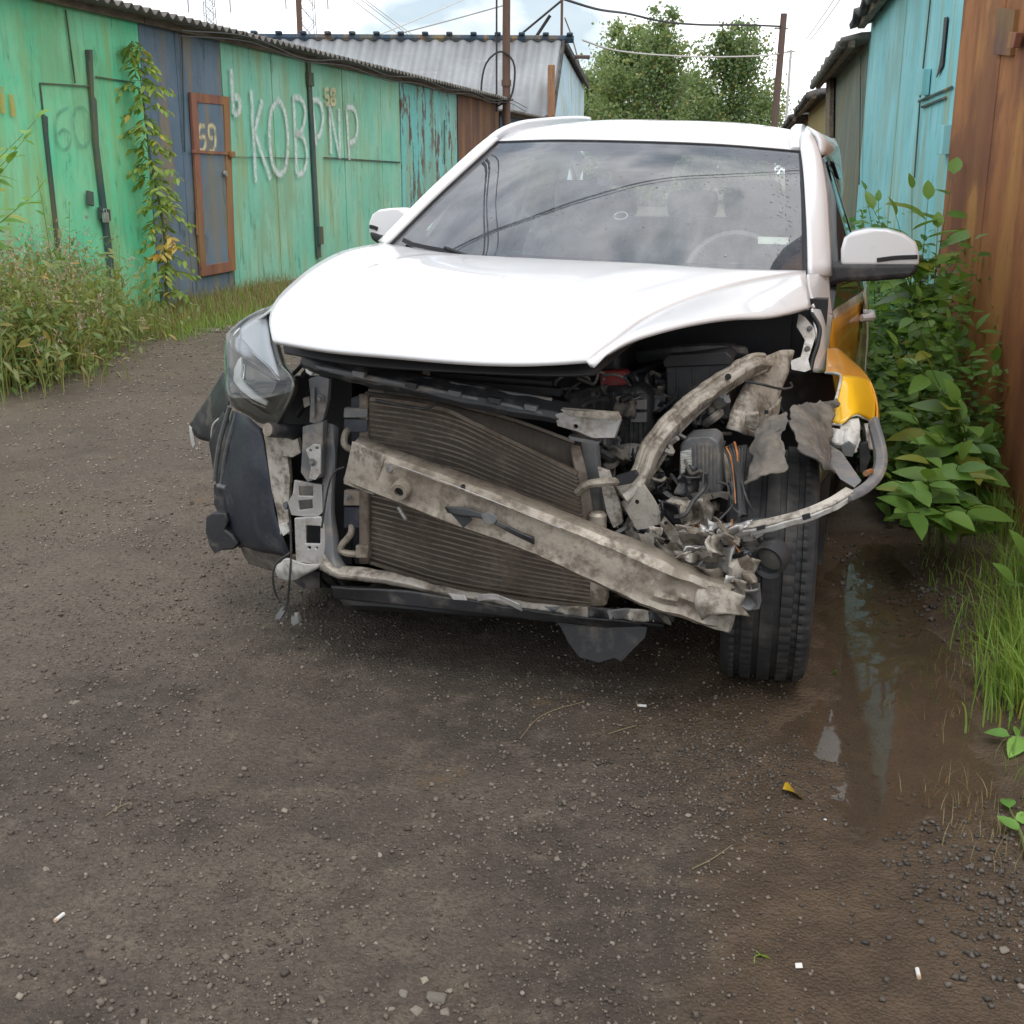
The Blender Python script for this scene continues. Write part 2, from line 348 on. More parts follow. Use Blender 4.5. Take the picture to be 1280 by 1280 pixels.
c = k.mix(k.ramp(k.noise(2.6, 7, .7), .60, .70, 0, .6), c, (.16, .105, .055))
c = k.mix(k.mth('MULTIPLY', av.outputs['Fac'], k.ramp(n2, .3, .6)), c, (.155, .125, .088))
wetc = k.mix(k.ramp(n2, .35, .7), (.070, .048, .031), (.108, .074, .047))
c = k.mix(k.mth('MULTIPLY', aw.outputs['Fac'], .92), c, wetc)
h = k.mth('ADD', k.mth('ADD', k.mth('MULTIPLY', n3, .6), k.mth('MULTIPLY', vo.outputs['Distance'], -.5)), k.mth('MULTIPLY', k.noise(260, 3, .6), .3))
k.bsdf(c, k.mth('SUBTRACT', .9, k.mth('MULTIPLY', aw.outputs['Fac'], .46)), 0, bump=h, bs=.9, bd=.013, spec=.25)
tag(link('ground', me, None, k.m), kind='structure')
# standing water
k = N('muddy_water'); fr = k.n('Fresnel'); fr.inputs[0].default_value = 1.33
tr = k.n('BsdfTransparent'); tr.inputs[0].default_value = (.97, .93, .87, 1); gl = k.n('BsdfGlossy'); gl.inputs['Roughness'].default_value = .03
bp = k.n('Bump'); bp.inputs['Strength'].default_value = .06; bp.inputs['Distance'].default_value = .01; k.l(k.noise(7, 2), bp.inputs['Height']); k.l(bp.outputs[0], gl.inputs['Normal']); k.l(bp.outputs[0], fr.inputs['Normal'])
mud = k.n('BsdfDiffuse'); mud.inputs[0].default_value = (.135, .104, .075, 1); m0 = k.n('MixShader'); m0.inputs[0].default_value = .22; k.l(tr.outputs[0], m0.inputs[1]); k.l(mud.outputs[0], m0.inputs[2])
ms = k.n('MixShader'); k.l(fr.outputs[0], ms.inputs[0]); k.l(m0.outputs[0], ms.inputs[1]); k.l(gl.outputs[0], ms.inputs[2]); k.l(ms.outputs[0], k.out.inputs[0])
px_ = np.arange(.3, 2.3, .03); py_ = np.arange(1.2, 5.0, .03); PX, PY = np.meshgrid(px_, py_); keep = puddle(PX, PY) > -.75
n_ = len(px_); ii = (np.arange(len(py_) - 1)[:, None] * n_ + np.arange(n_ - 1)[None, :]); kf = keep[:-1, :-1] & keep[1:, 1:] & keep[1:, :-1] & keep[:-1, 1:]; ii = ii[kf]
tag(link('puddle', mesh_np('puddle', np.stack([PX, PY, np.full_like(PX, WATER)], -1).reshape(-1, 3), np.stack([ii, ii + 1, ii + 1 + n_, ii + n_], 1)), None, k.m), kind='structure')

# ------------------------------------------------------------------ the garages on both sides
def flaky(name, c1, c2, rust=.3, rustc=(.17, .075, .04), streak=True, sc=1.2, pale=None):
    """old paint on sheet steel: two tones of paint, vertical streaks, patches gone to rust"""
    k = N(name); a = k.noise(sc, 7, .62); b = k.noise(2.2, 6, .6, (7, 7, .7)); d = k.noise(7, 6, .65); e = k.noise(sc * 2.2, 8, .7, (1, 2.2, .8))
    col = k.mix(k.ramp(a, .36, .66), c1, c2)
    col = k.mix(k.ramp(b, .50, .72, 0, .65), col, tuple(x * .62 for x in c2))
    col = k.mix(k.ramp(d, .60, .74, 0, .5), col, pale or tuple(min(x * 1.35 + .03, .8) for x in c1))
    col = k.mix(k.ramp(k.noise(1.5, 6, .62, (2.6, 2.6, .3)), .50, .68, 0, .8), col, (c1[0] * .45 + .25, c1[1] * .55 + .12, c1[2] * .45 + .02))
    rc = k.mix(d, rustc, tuple(x * .5 for x in rustc))
    col = k.mix(k.ramp(e, .74 - rust * .35, .79 - rust * .33), col, rc)
    col = k.mix(k.ramp(k.noise(.75, 8, .68, (1, 1.3, .8)), .50, .66, 0, .65), col, (c1[0] * .5 + .16, c1[1] * .5 + .12, c1[2] * .5 + .03)); col = k.mix(k.ramp(k.noise(3.2, 8, .72, (2, 2, .5)), .57, .66, 0, .65), col, tuple(x * .45 for x in c1)); col = k.mix(k.ramp(k.noise(60, 4, .7), .68, .74, 0, .5), col, tuple(x * .4 for x in c2))
    k.bsdf(col, .78, 0, bump=k.mth('ADD', k.noise(1.4, 3), k.mth('MULTIPLY', d, .15)), bs=.5, bd=.035, spec=.18); return k.m
MW_g60 = flaky('bright_green_gate_paint', (.15, .68, .38), (.30, .70, .40), .12, (.32, .27, .12))
MW_59 = flaky('slate_blue_gate_paint', (.135, .19, .25), (.185, .245, .30), .16, (.13, .085, .065))
MW_58 = flaky('sea_green_gate_paint', (.24, .61, .44), (.36, .66, .48), .16, (.10, .085, .05))
MW_57 = flaky('peeling_turquoise_paint', (.20, .58, .53), (.30, .62, .57), .66, (.22, .13, .10), sc=.8)
MW_56 = flaky('brown_rust_gate', (.20, .105, .075), (.15, .085, .065), .3, (.11, .055, .035))
MW_navy = flaky('navy_gate_paint', (.06, .10, .13), (.08, .12, .16), .2)
MW_teal = flaky('sky_blue_gate_paint', (.27, .66, .71), (.36, .73, .77), .12, (.15, .12, .085), pale=(.50, .72, .72))
MW_gg = flaky('grey_green_gate_paint', (.17, .205, .175), (.24, .27, .235), .35, (.27, .24, .16))
MW_och = flaky('ochre_gate_paint', (.42, .32, .13), (.36, .29, .15), .3, (.14, .09, .05))
MW_tan = flaky('tan_gate_paint', (.34, .30, .23), (.28, .24, .18), .3)
M_strip = flaky('dark_strip_paint', (.055, .10, .095), (.085, .125, .115), .25, (.03, .028, .025))
M_rustfr = flaky('rust_frame', (.33, .15, .10), (.26, .115, .08), .4, (.12, .05, .035))
k = N('orange_rust_sheet')                                          # the near garage: bare rusting steel with brush marks
a = k.noise(.9, 6, .6); b = k.noise(1.6, 8, .68, (1.5, 1.5, .5)); d = k.noise(22, 6, .7, (1, 1, .6)); e = k.noise(1.1, 4, .5, (1, 1.6, .5))
c = k.mix(k.ramp(b, .38, .66), (.45, .195, .078), (.26, .108, .052)); c = k.mix(k.ramp(e, .50, .64, 0, .8), c, (.56, .28, .095)); c = k.mix(k.ramp(a, .5, .62, 0, .75), c, (.20, .085, .052)); c = k.mix(k.ramp(d, .55, .7, 0, .45), c, (.18, .085, .05))
k.bsdf(c, .8, 0, spec=.15, bump=k.mth('ADD', k.mth('MULTIPLY', d, .3), a), bs=.35, bd=.02); M_rust = k.m
k = N('slate_roofing'); a = k.noise(3, 6, .65); k.bsdf(k.mix(k.ramp(a, .35, .65), (.115, .105, .095), (.20, .185, .165)), .9, bump=k.noise(30, 5), bs=.4); M_slate = k.m
k = N('dark_roofing_felt'); a = k.noise(4, 6, .65); k.bsdf(k.mix(k.ramp(a, .35, .65), (.05, .048, .047), (.115, .105, .098)), .9, bump=k.noise(18, 6, .7), bs=.7, bd=.03); M_felt = k.m
k = N('aged_timber'); a = k.noise(4, 6, .6, (6, 1, 6)); k.bsdf(k.mix(k.ramp(a, .35, .65), (.13, .095, .07), (.23, .18, .13)), .85, bump=k.noise(20, 5), bs=.4); M_timber = k.m
k = N('grimy_brick_plinth'); a = k.noise(6, 6, .6); k.bsdf(k.mix(a, (.30, .28, .25), (.17, .15, .13)), .9, bump=k.noise(40, 4), bs=.5); M_conc = k.m
def spray(name, c, dens=.9):                                        # soft-edged sprayed paint, thin coat
    k = N(name); uv = k.n('UVMap'); sx = k.n('SeparateXYZ'); k.l(uv.outputs[0], sx.inputs[0])
    d = k.mth('ABSOLUTE', k.mth('SUBTRACT', sx.outputs[1], .5)); f = k.mth('MULTIPLY', k.ramp(d, .5, .10), k.ramp(k.noise(14, 6), .3, .6, .45, 1))
    f = k.mth('MULTIPLY', f, dens); b = k.n('BsdfPrincipled'); b.inputs['Base Color'].default_value = (*c, 1); b.inputs['Roughness'].default_value = .7
    tr = k.n('BsdfTransparent'); m = k.n('MixShader'); k.l(f, m.inputs[0]); k.l(tr.outputs[0], m.inputs[1]); k.l(b.outputs[0], m.inputs[2]); k.l(m.outputs[0], k.out.inputs[0]); return k.m
M_spw = spray('white_spray', (.80, .83, .80), .85); M_spg = spray('grey_spray', (.10, .28, .20), .5); M_spo = spray('orange_spray', (.62, .42, .06), .75); M_num = spray('cream_stencil', (.72, .62, .36), .95)

LF = Frame(Vector((math.cos(R(13.5)), -math.sin(R(13.5)), 0)) * -6.30, R(13.5))      # face of the left row: local x = 0, y along the lane
RF = Frame(Vector((math.cos(R(11)), -math.sin(R(11)), 0)) * 1.15, R(11))
class Side:                                                         # one garage: local frame at its own base on the row
    def __init__(s, F, s0, lab, nm='garage', grp=None):
        s.F = F; s.s0 = s0; s.e = empty(nm, F.wld((0, s0, 0)), -F.th, lab, 'garage', grp)
    def at(s, px, py, off=0.): p = s.F.onX(px, py, off); return Vector((off, p.y - s.s0, p.z))
def wall_panels(g, edges, z0, z1, m, t=.02, off=0., name='gate_panel', sgn=1, gap=.012):
    for i, (a, b) in enumerate(zip(edges[:-1], edges[1:])):
        j = random.uniform(-.008, .008)
        mb = MB().box((sgn * (off - t / 2 + j), (a + b) / 2, (z0 + z1) / 2), (t, b - a - gap, z1 - z0), Matrix.Rotation(R(random.uniform(-.35, .35)), 3, 'Z'))
        obj(name, mb, m, g.e, bevel=.004)
def body(g, a, b, h, m, sgn=1, depth=5.0, back=.045):                  # block of the garage behind its gate
    obj('wall', MB().box((-sgn * (depth / 2 + back), (a + b) / 2, h / 2), (depth, b - a - .004, h)), m, g.e)
def stroke(g, pts, wd, m, name, off=.024, n=None, sgn=1):            # flat ribbon of paint on the gate
    P = [g.at(px, py, sgn * off) for px, py in pts]
    P = cr_s(P, n or max(2, 6 * (len(P) - 1))) if len(P) > 2 else P
    me = bpy.data.meshes.new(name); v = []; f = []; uv = []
    for i, p in enumerate(P):
        t = (P[min(i + 1, len(P) - 1)] - P[max(i - 1, 0)]).normalized(); sd = Vector((0, -t.z, t.y)) * wd / 2; v += [p + sd, p - sd]
    for i in range(len(P) - 1): f.append((2 * i, 2 * i + 1, 2 * i + 3, 2 * i + 2))
    me.from_pydata([tuple(p) for p in v], [], f); ul = me.uv_layers.new(name='UVMap')
    for lp in me.loops: ul.data[lp.index].uv = (lp.vertex_index // 2, float(lp.vertex_index % 2))
    return link(name, me, g.e, m)
def seam(g, pts, wd=.014, m=None, name='seam', off=.016, sgn=1, t=.01):
    P = [g.at(px, py, sgn * off) for px, py in pts]; mb = MB()
    mb.sweep(P, [(-wd / 2, -t / 2), (wd / 2, -t / 2), (wd / 2, t / 2), (-wd / 2, t / 2)], up=(sgn, 0, 0)); return obj(name, mb, m or M_strip, g.e)
def quad(g, pts, m, name, t=.02, off=.02, sgn=1, bevel=.003, holes=()):
    P = [g.at(px, py, sgn * off) for px, py in pts]; H = [[g.at(px, py, sgn * off) for px, py in h] for h in holes]
    return obj(name, MB().plate(P, H, (-sgn * t, 0, 0)), m, g.e, bevel=bevel)
def corrug(name, m, parent, y0, y1, x0, z0, x1, z1, pitch=.16, amp=.025, skirt=0):
    n = max(8, int((y1 - y0) / pitch * 8)); g = []
    for tx in (0, .33, .66, 1):
        g.append([Vector((x0 + (x1 - x0) * tx, y0 + (y1 - y0) * i / n, z0 + (z1 - z0) * tx + amp * math.sin(2 * math.pi * (y0 + (y1 - y0) * i / n) / pitch))) for i in range(n + 1)])
    return obj(name, MB().grid(g), m, parent, solid=.012, ang=60)
HL = 2.84
def left_garage(px0, px1, lab, m, grp='garages in the left row', ymid=200, nm='garage', seams=(), roof=True, h=HL):
    s0 = LF.onX(px0, ymid, 0).y; s1 = LF.onX(px1, ymid, 0).y; g = Side(LF, s0, lab, nm, grp); g.w = s1 - s0
    body(g, 0, g.w, h - .05, m)
    ed = [0] + [LF.onX(p, ymid, 0).y - s0 for p in seams] + [g.w]
    wall_panels(g, ed, .06, h, m)
    obj('plinth', MB().box((-.03, g.w / 2, .02), (.07, g.w - .01, .16)), M_conc, g.e)
    if roof:
        corrug('roof', M_slate, g.e, -.02, g.w + .02, .30, h + .02, -5.2, h + .35)
        obj('fascia', MB().box((.05, g.w / 2, h - .02), (.05, g.w - .006, .08)), M_timber, g.e, bevel=.005)
    return g
# 60: bright green gate at the left edge of the photograph
g60 = left_garage(-330, 186, 'bright green metal garage with faint number 60, leftmost in the left row', MW_g60, seams=(-200, 85,))
quad(g60, [(110, 62), (116, 62), (118, 120), (121, 125), (124, 180), (153, 412), (146, 412), (119, 180)], M_strip, 'gate_strip', .03, .035)
quad(g60, [(54, 142), (60, 146), (61, 170), (77, 318), (73, 318)], M_strip, 'hinge_strip', .03, .03)
for s in ([(50, 104), (54, 142)], [(50, 104), (113, 108)], [(120, 96), (166, 103)], [(82, 12), (94, 104)], [(80, 318), (84, 385)]): seam(g60, s, .012)
quad(g60, [(111, 238), (117, 240), (118, 258), (112, 256)], M_strip, 'handle', .03, .05)
quad(g60, [(125, 259), (138, 262), (139, 276), (127, 274)], M_strip, 'hasp', .03, .05)
pl = g60.at(132, 272, .07); obj('padlock', MB().box(pl, (.03, .07, .085)).tube([pl + Vector((0, -.022, .04)), pl + Vector((0, -.022, .075)), pl + Vector((0, .022, .075)), pl + Vector((0, .022, .04))], .007, 6), M_silver, g60.e, bevel=.006)
for s in ([(86, 134), (74, 142), (70, 160), (72, 178), (79, 187), (87, 183), (88, 170), (80, 162), (73, 168)], [(98, 134), (92, 146), (93, 165), (99, 180), (108, 183), (113, 170), (112, 150), (106, 136), (98, 134)]): stroke(g60, s, .05, M_spg, 'painted_digit')
for s in ([(2, 108), (4, 142)], [(14, 118), (17, 146)]): stroke(g60, s, .10, M_spo, 'paint_mark')
# 59: slate-blue gate with a rusty wicket
g59 = left_garage(187, 284, 'slate blue metal garage with rust framed wicket door numbered 59', MW_59, seams=(230,))
quad(g59, [(239, 115), (287, 121), (295, 338), (252, 346)], M_rustfr, 'wicket_frame', .03, .034, holes=[[(247, 128), (280, 131), (287, 327), (258, 332)]])
quad(g59, [(247, 128), (280, 131), (287, 327), (258, 332)], MW_59, 'wicket_door', .012, .022, bevel=0)
seam(g59, [(240, 189), (289, 192)], .03, M_rustfr, 'rust_bar', .04)
quad(g59, [(245, 262), (250, 262), (252, 292), (246, 294)], M_rustfr, 'rust_streak', .004, .026, bevel=0)
pl = g59.at(290, 193, .06); obj('padlock', MB().box(pl, (.04, .10, .07)), M_rustfr, g59.e, bevel=.01)
pl = g59.at(281, 217, .04); obj('keyhole_plate', MB().lathe([(.001, .02), (.03, .02), (.035, 0), (.001, 0)], 12, pl, (1, 0, 0)), M_silver, g59.e)
seam(g59, [(227, 30), (231, 190)], .016)
def digits(g, spec, wd, m, name='painted_digit'):
    for s in spec: stroke(g, s, wd, m, name)
digits(g59, ([(256, 158), (250, 158), (249, 171), (255, 171), (257, 179), (254, 188), (249, 188)], [(266, 173), (262, 171), (261, 159), (267, 158), (269, 164), (269, 181), (266, 190), (262, 189)]), .085, M_num)
# 58: sea-green gate with the sprayed word
g58 = left_garage(285, 501, 'sea green metal garage sprayed with large white letters and the number 58', MW_58, seams=(345, 388, 431, 478))
quad(g58, [(384, 68), (388, 68), (402, 322), (397, 322)], M_strip, 'gate_strip', .02, .03)
quad(g58, [(386, 90), (392, 91), (393, 108), (387, 107)], M_strip, 'hinge', .04, .05); quad(g58, [(398, 283), (404, 283), (405, 305), (399, 306)], M_strip, 'hinge', .04, .05)
seam(g58, [(405, 197), (500, 203)], .02); seam(g58, [(290, 196), (386, 198)], .008)
for s in ([(289, 86), (292, 143)], [(291, 121), (299, 124), (299, 139), (292, 143)], [(314, 112), (320, 229)], [(328, 125), (318, 164)], [(318, 164), (338, 224)],
          [(348, 124), (339, 140), (337, 172), (341, 205), (350, 218), (358, 204), (360, 172), (356, 140), (348, 124)], [(367, 120), (371, 218)], [(367, 121), (377, 125), (382, 141), (377, 164), (369, 166)], [(369, 166), (380, 173), (384, 198), (379, 215), (371, 218)],
          [(390, 125), (396, 182)], [(390, 125), (400, 128), (404, 147), (400, 168), (395, 172)], [(412, 131), (414, 192)], [(412, 132), (425, 198)], [(424, 136), (425, 198)], [(433, 134), (437, 200)], [(433, 134), (443, 137), (447, 156), (444, 174), (436, 180)]): stroke(g58, s, .125, M_spw, 'sprayed_letter')
digits(g58, ([(411, 112), (407, 112), (407, 120), (411, 121), (411, 129), (407, 130)], [(417, 112), (414, 114), (415, 120), (419, 124), (419, 129), (415, 130), (414, 125), (418, 119), (419, 114), (417, 112)]), .09, M_num)
g57 = left_garage(502, 572, 'peeling turquoise garage with long rust patches beside the brown one', MW_57, seams=(530, 552))
seam(g57, [(556, 150), (556, 205)], .03)
g56 = left_garage(573, 624, 'brown rusted metal garage at the far end of the left row', MW_56, seams=(598,))
g55 = left_garage(625, 668, 'low dark navy shed behind the rusty pole, last of the left row', MW_navy, seams=(), nm='shed', h=2.62)
# the right row, near to far
def right_garage(s0, s1, lab, m, h, seams=(), off=0., nm='garage', t=.025):
    g = Side(RF, s0, lab, nm, 'garages in the right row'); g.w = s1 - s0
    body(g, 0, g.w, h - .05, m, -1); wall_panels(g, [0] + [s - s0 for s in seams] + [g.w], .05, h, m, t=t, off=off, sgn=-1)
    obj('plinth', MB().box((.03, g.w / 2, .02), (.07, g.w - .01, .16)), M_conc, g.e); return g
sR = lambda px, py: RF.onX(px, py, 0).y
s_rt = sR(1193, 165)
rg = right_garage(s_rt - 4.6, s_rt, 'rust orange bare steel garage nearest on the right', M_rust, 3.9, seams=(sR(1243, 200),), off=.03)  # height raised above view to block the sky in the puddle's reflection
quad(rg, [(1246, 10), (1268, 12), (1262, 70), (1241, 68)], MW_56, 'hinge', .03, .045, -1); quad(rg, [(1262, 40), (1270, 41), (1266, 60), (1258, 60)], M_rustfr, 'hinge_pin', .03, .07, -1)
s_tg = sR(1078, 160)
tg = right_garage(s_rt, s_tg, 'pale turquoise blue garage with wicket door on the right', MW_teal, 2.95, seams=(sR(1150, 160), sR(1120, 160)))
for s in ([(1163, 0), (1150, 122)], [(1148, 127), (1190, 109)], [(1152, 134), (1182, 122)], [(1150, 126), (1143, 222)]): seam(tg, s, .014, sgn=-1)
quad(tg, [(1149, 86), (1154, 86), (1151, 119), (1145, 119)], MW_teal, 'hinge', .05, .06, -1); quad(tg, [(1173, 156), (1180, 156), (1177, 193), (1170, 193)], MW_teal, 'handle', .05, .06, -1)
quad(tg, [(1180, 22), (1184, 21), (1180, 60), (1178, 82), (1170, 97), (1174, 80), (1177, 58)], M_blk2, 'torn_slit', .006, .018, -1, bevel=0)
s_gg = sR(1034, 170)
gg = right_garage(s_tg, s_gg, 'grey green weathered garage beyond the turquoise one', MW_gg, 2.75, seams=(sR(1057, 160),))
seam(gg, [(1076, 70), (1074, 230)], .03, M_strip, 'gate_strip', .03, -1)
s_oc = sR(1012, 150)
og = right_garage(s_gg + .35, s_oc, 'ochre yellow garage narrow between dark post and tan wall', MW_och, 2.6, off=.02)
quad(gg, [(1033, 80), (1038, 76), (1036, 190), (1031, 190)], M_timber, 'corner_post', .06, .08, -1)
bgar = right_garage(s_oc, s_oc + 9, 'tan garage furthest on the right, half hidden by the roof rail', MW_tan, 2.5, seams=(s_oc + 3, s_oc + 6))
quad(bgar, [(1004, 138), (1008, 136), (1008, 152), (1004, 153)], M_rustfr, 'rusty_box', .05, .05, -1)
# roofs of the right row: felt sheets over timber, sagging ends
def felt(g, y0, y1, z, name='roof', over=.40, th=.05, seed=1, mat=None):
    n = max(4, int((y1 - y0) / .25)); rows = []
    for tx in (0, .04, .3, 1):
        rows.append([Vector((-over + (over + 5) * tx, y0 + (y1 - y0) * i / n, z + .22 * tx + .05 * math.sin(i * 1.7 + seed) * (1 - tx) - (.05 if tx == 0 else 0))) for i in range(n + 1)])
    o = obj(name, MB().grid(rows).crumple(.02, 3, seed), mat or M_felt, g.e, solid=th, soff=1)
    obj('rafter_edge', MB().box((-over + .12, (y0 + y1) / 2, z - .09), (.07, y1 - y0, .09)), M_timber, g.e, bevel=.006); return o
felt(rg, 0, rg.w, 3.93, over=.10, seed=4); felt(tg, .0, tg.w - .1, 2.98, over=.22, seed=2)
felt(gg, -.1, gg.w + .2, 2.80, over=.30, seed=3, mat=M_slate); felt(og, .02, og.w, 2.66, over=.34, seed=5); felt(bgar, .02, bgar.w, 2.56, over=.42, seed=6)
pr = RF.onX(1062, 35, -.40); P0 = Vector((-.42, s_tg - 1.2 - s_tg, 2.72)); 
obj('gutter_pipe', MB().tube(cr_s([(-.27, .02, 2.715), (-.275, gg.w * .3, 2.705), (-.27, gg.w * .6, 2.695), (-.275, gg.w, 2.685)], 14), .045, 10), M_slate, gg.e)

# ------------------------------------------------------------------ long store behind the left row: steep corrugated slope, pale blue gable
k = N('zinc_corrugated'); a = k.noise(.5, 5, .6); b = k.noise(1.2, 5, .6, (.4, 6, 6)); c = k.mix(k.ramp(a, .35, .65), (.33, .345, .36), (.25, .26, .27)); c = k.mix(k.ramp(b, .55, .75, 0, .5), c, (.42, .42, .42)); k.bsdf(c, .6, .2, bump=k.noise(9, 4), bs=.1); M_zinc = k.m
M_bridge = flaky('blue_ridge_paint', (.045, .07, .10), (.06, .085, .115), .2); M_gable = flaky('pale_blue_boards', (.45, .62, .70), (.52, .67, .74), .1, (.25, .22, .18)); M_brick = flaky('orange_brick', (.36, .19, .10), (.28, .15, .09), .3)
e0 = D(688, 147, 30.0); e1 = D(702, 50, 31.6); e2 = D(733, 108, 35.3)
st = empty('store_building', (e0.x, e0.y, 0), 0, 'long store with grey corrugated roof and pale blue gable behind the left row', 'building')
q0, q1, q2 = [p - Vector((e0.x, e0.y, 0)) for p in (e0, e1, e2)]
LEN = 17.0; n = 17 * 30; g = []
for t in (0, .5, 1):
    g.append([q0.lerp(q1, t) + Vector((-LEN * i / n, -.9 * i / n, .045 * math.sin(2 * math.pi * LEN * i / n / .34))) for i in range(n + 1)])
obj('roof', MB().grid(g), M_zinc, st, solid=.02, ang=60)
g = []
for t in (0, 1): g.append([q1.lerp(q2, t) + Vector((-LEN * i / n, -.9 * i / n, .02 + .045 * math.sin(2 * math.pi * LEN * i / n / .34))) for i in range(n + 1)])
obj('rear_roof', MB().grid(g), M_slate, st, solid=.02, ang=60)
obj('ridge_cap', MB().tube([q1 + Vector((.3, .02, .02)), q1 + Vector((-LEN, -.9, .02))], .09, 8), M_bridge, st)
mbt = MB()
for i in range(28): mbt.box(q1 + Vector((-i * .60 + .2, -i * .032 - .06, .13)), (.16, .2, .07))
tag(obj('ridge_tiles', mbt, M_bridge, st, bevel=.03), kind='stuff')
ins = Vector((-.06, 0, 0)); zd = Vector((0, 0, -.05))
obj('gable_wall', MB().plate([Vector((q0.x, q0.y + .1, -.1)) + ins, q0 + ins + zd, q1 + ins + zd * 2, q2 + ins + zd, Vector((q2.x, q2.y, -.1)) + ins], (), (-.12, -.0, 0)), M_gable, st)
obj('brick_pier', MB().box((q0.x + .02, q0.y + .22, q0.z / 2 + .6), (.16, .5, q0.z + 1.2)), M_brick, st, bevel=.01)
obj('gable_board', MB().box((q0.x + .42, (q1.y + q2.y) / 2 - .2, 2.9), (.05, .14, 2.6)), M_timber, st)
obj('verge_board', MB().sweep([q0 + Vector((.06, 0, .02)), q1 + Vector((.06, 0, .03)), q2 + Vector((.06, 0, .02))], [(-.03, -.09), (.03, -.09), (.03, .05), (-.03, .05)]), M_felt, st)
obj('front_wall', MB().box((-LEN / 2 - .1, .35 - .45, q0.z / 2 - .1), (LEN, .2, q0.z - .2), Matrix.Rotation(math.atan2(.9, LEN), 3, 'Z')), M_conc, st)

# ------------------------------------------------------------------ poles, pylons and overhead wires
k = N('rusty_pole'); k.bsdf(k.mix(k.noise(5, 5), (.10, .06, .045), (.17, .10, .07)), .8, .2); M_pole = k.m
k = N('creosoted_pole'); k.bsdf(k.mix(k.noise(4, 5, .5, (6, 6, 1)), (.085, .055, .045), (.15, .10, .08)), .85); M_wood = k.m
k = N('pylon_steel'); k.bsdf((.33, .36, .39), .6, .3); M_pyl = k.m
k = N('pale_cable'); k.bsdf((.52, .50, .47), .6); M_cab2 = k.m
b = D(633, 150, 25.4); pe = empty('utility_pole', (b.x, b.y, 0), 0, 'rusty steel pole with black cables standing at the end of the left row', 'pole')
obj('shaft', MB().tube([(0, 0, 0), (.0, 0, 4), (.03, 0, 8)], [.085, .08, .07], 10), M_pole, pe)
obj('cable_loop', MB().tube(cr_s([(-.25, -.1, 2.75), (-.5, -.1, 2.9), (-.42, -.1, 3.5), (-.10, -.1, 3.75), (.16, -.1, 3.5), (.10, -.1, 2.9), (-.2, -.1, 2.7)], 24), .02, 6), M_wire, pe)
obj('cable', MB().tube([(-.2, -.1, 2.6), (-.19, -.1, 5), (-.17, -.1, 8)], .02, 6), M_wire, pe); obj('clamp', MB().lathe([(.10, 0), (.10, .12), (.08, .12), (.08, 0)], 10, (0, 0, 3.1), (0, 0, 1), close=True), M_pole, pe)
t_, b_ = D(980, 17, 46), D(968, 157, 46); d_ = (t_ - b_) / (t_.z - b_.z); base = b_ - d_ * b_.z
pw = empty('telegraph_pole', base, 0, 'leaning brown wooden pole against the sky right of the trees', 'pole')
obj('shaft', MB().tube([(0, 0, 0), d_ * 4, d_ * t_.z], [.14, .13, .12], 10), M_wood, pw); obj('insulator', MB().tube([d_ * (t_.z - .5) + Vector((-.3, 0, 0)), d_ * (t_.z - .5) + Vector((.2, 0, 0))], .035, 6), M_whplast, pw)
b = D(702, 45, 33); me_ = empty('antenna_mast', (b.x, b.y, 3.6), 0, 'thin dark antenna mast with crossed struts on the store ridge', 'mast')
obj('shaft', MB().tube([(0, 0, 0), (.0, 0, 3.4)], .035, 6), M_pole, me_); obj('crossarm', MB().tube([(-.7, 0, .75), (.75, 0, .72)], .05, 6), M_wood, me_); obj('strut', MB().tube([(-1.55, 0, .9), (0, 0, 2.1)], .03, 6), M_wire, me_); obj('strut', MB().tube([(-.9, .2, .9), (-.3, .1, 1.75)], .045, 6), M_wire, me_)
b = D(988, 62, 40); ms_ = empty('antenna_mast', (b.x, b.y, 2.4), 0, 'short thin mast right of the wooden pole above the roofs', 'mast'); obj('shaft', MB().tube([(0, 0, 0), (.02, 0, b.z - 2.4)], .04, 6), M_cab2, ms_); obj('tip', MB().tube([(-.1, 0, b.z - 2.45), (.14, 0, b.z - 2.45)], .03, 6), M_cab2, ms_)
def pylon(px, ybase, dist, wd, lab, mast):
    b = D(px, 60, dist); e = empty('pylon', (b.x, b.y, 0), 0, lab, 'pylon'); H = dist * .165 + 6; mb = MB(); r = dist * .00045
    for sx in (-1, 1):
        for sy in (-1, 1): mb.tube([(sx * wd, sy * wd, 0), (sx * wd * .55, sy * wd * .55, H)], r, 4)
    for i in range(int(H / 1.5)):
        z, z2 = i * 1.5, i * 1.5 + 1.5; a, c_ = wd * (1 - .45 * z / H), wd * (1 - .45 * z2 / H)
        for sy in (-1, 1): mb.tube([(-a, sy * a, z), (c_, sy * c_, z2)], r * .6, 4); mb.tube([(a, sy * a, z), (-c_, sy * c_, z2)], r * .6, 4)
    obj('lattice', mb, M_pyl, e)
    if mast: obj('mast', MB().tube([(-wd * .7, -wd, 0), (-wd * .7, -wd, H)], dist * .0022, 8), M_pole, e)
    zc = 1.42 + dist * (215 - ybase) / 1530.
    c_ = MB()
    for s in (-1, 1): c_.tube([(0, 0, zc + dist * .004), (s * dist * .0165, 0, zc)], r, 4); c_.tube([(0, 0, zc - dist * .001), (s * dist * .0165, 0, zc)], r, 4); c_.tube([(s * dist * .0165, 0, zc), (s * dist * .0165, 0, zc - dist * .012)], r * 1.6, 4)
    obj('crossarm', c_, M_pyl, e)
pylon(386, 8, 120, .9, 'lattice pylon with dark mast and crossarms above the left roof', True); pylon(265, 12, 190, 1.0, 'faint distant lattice pylon above the left roof', False)
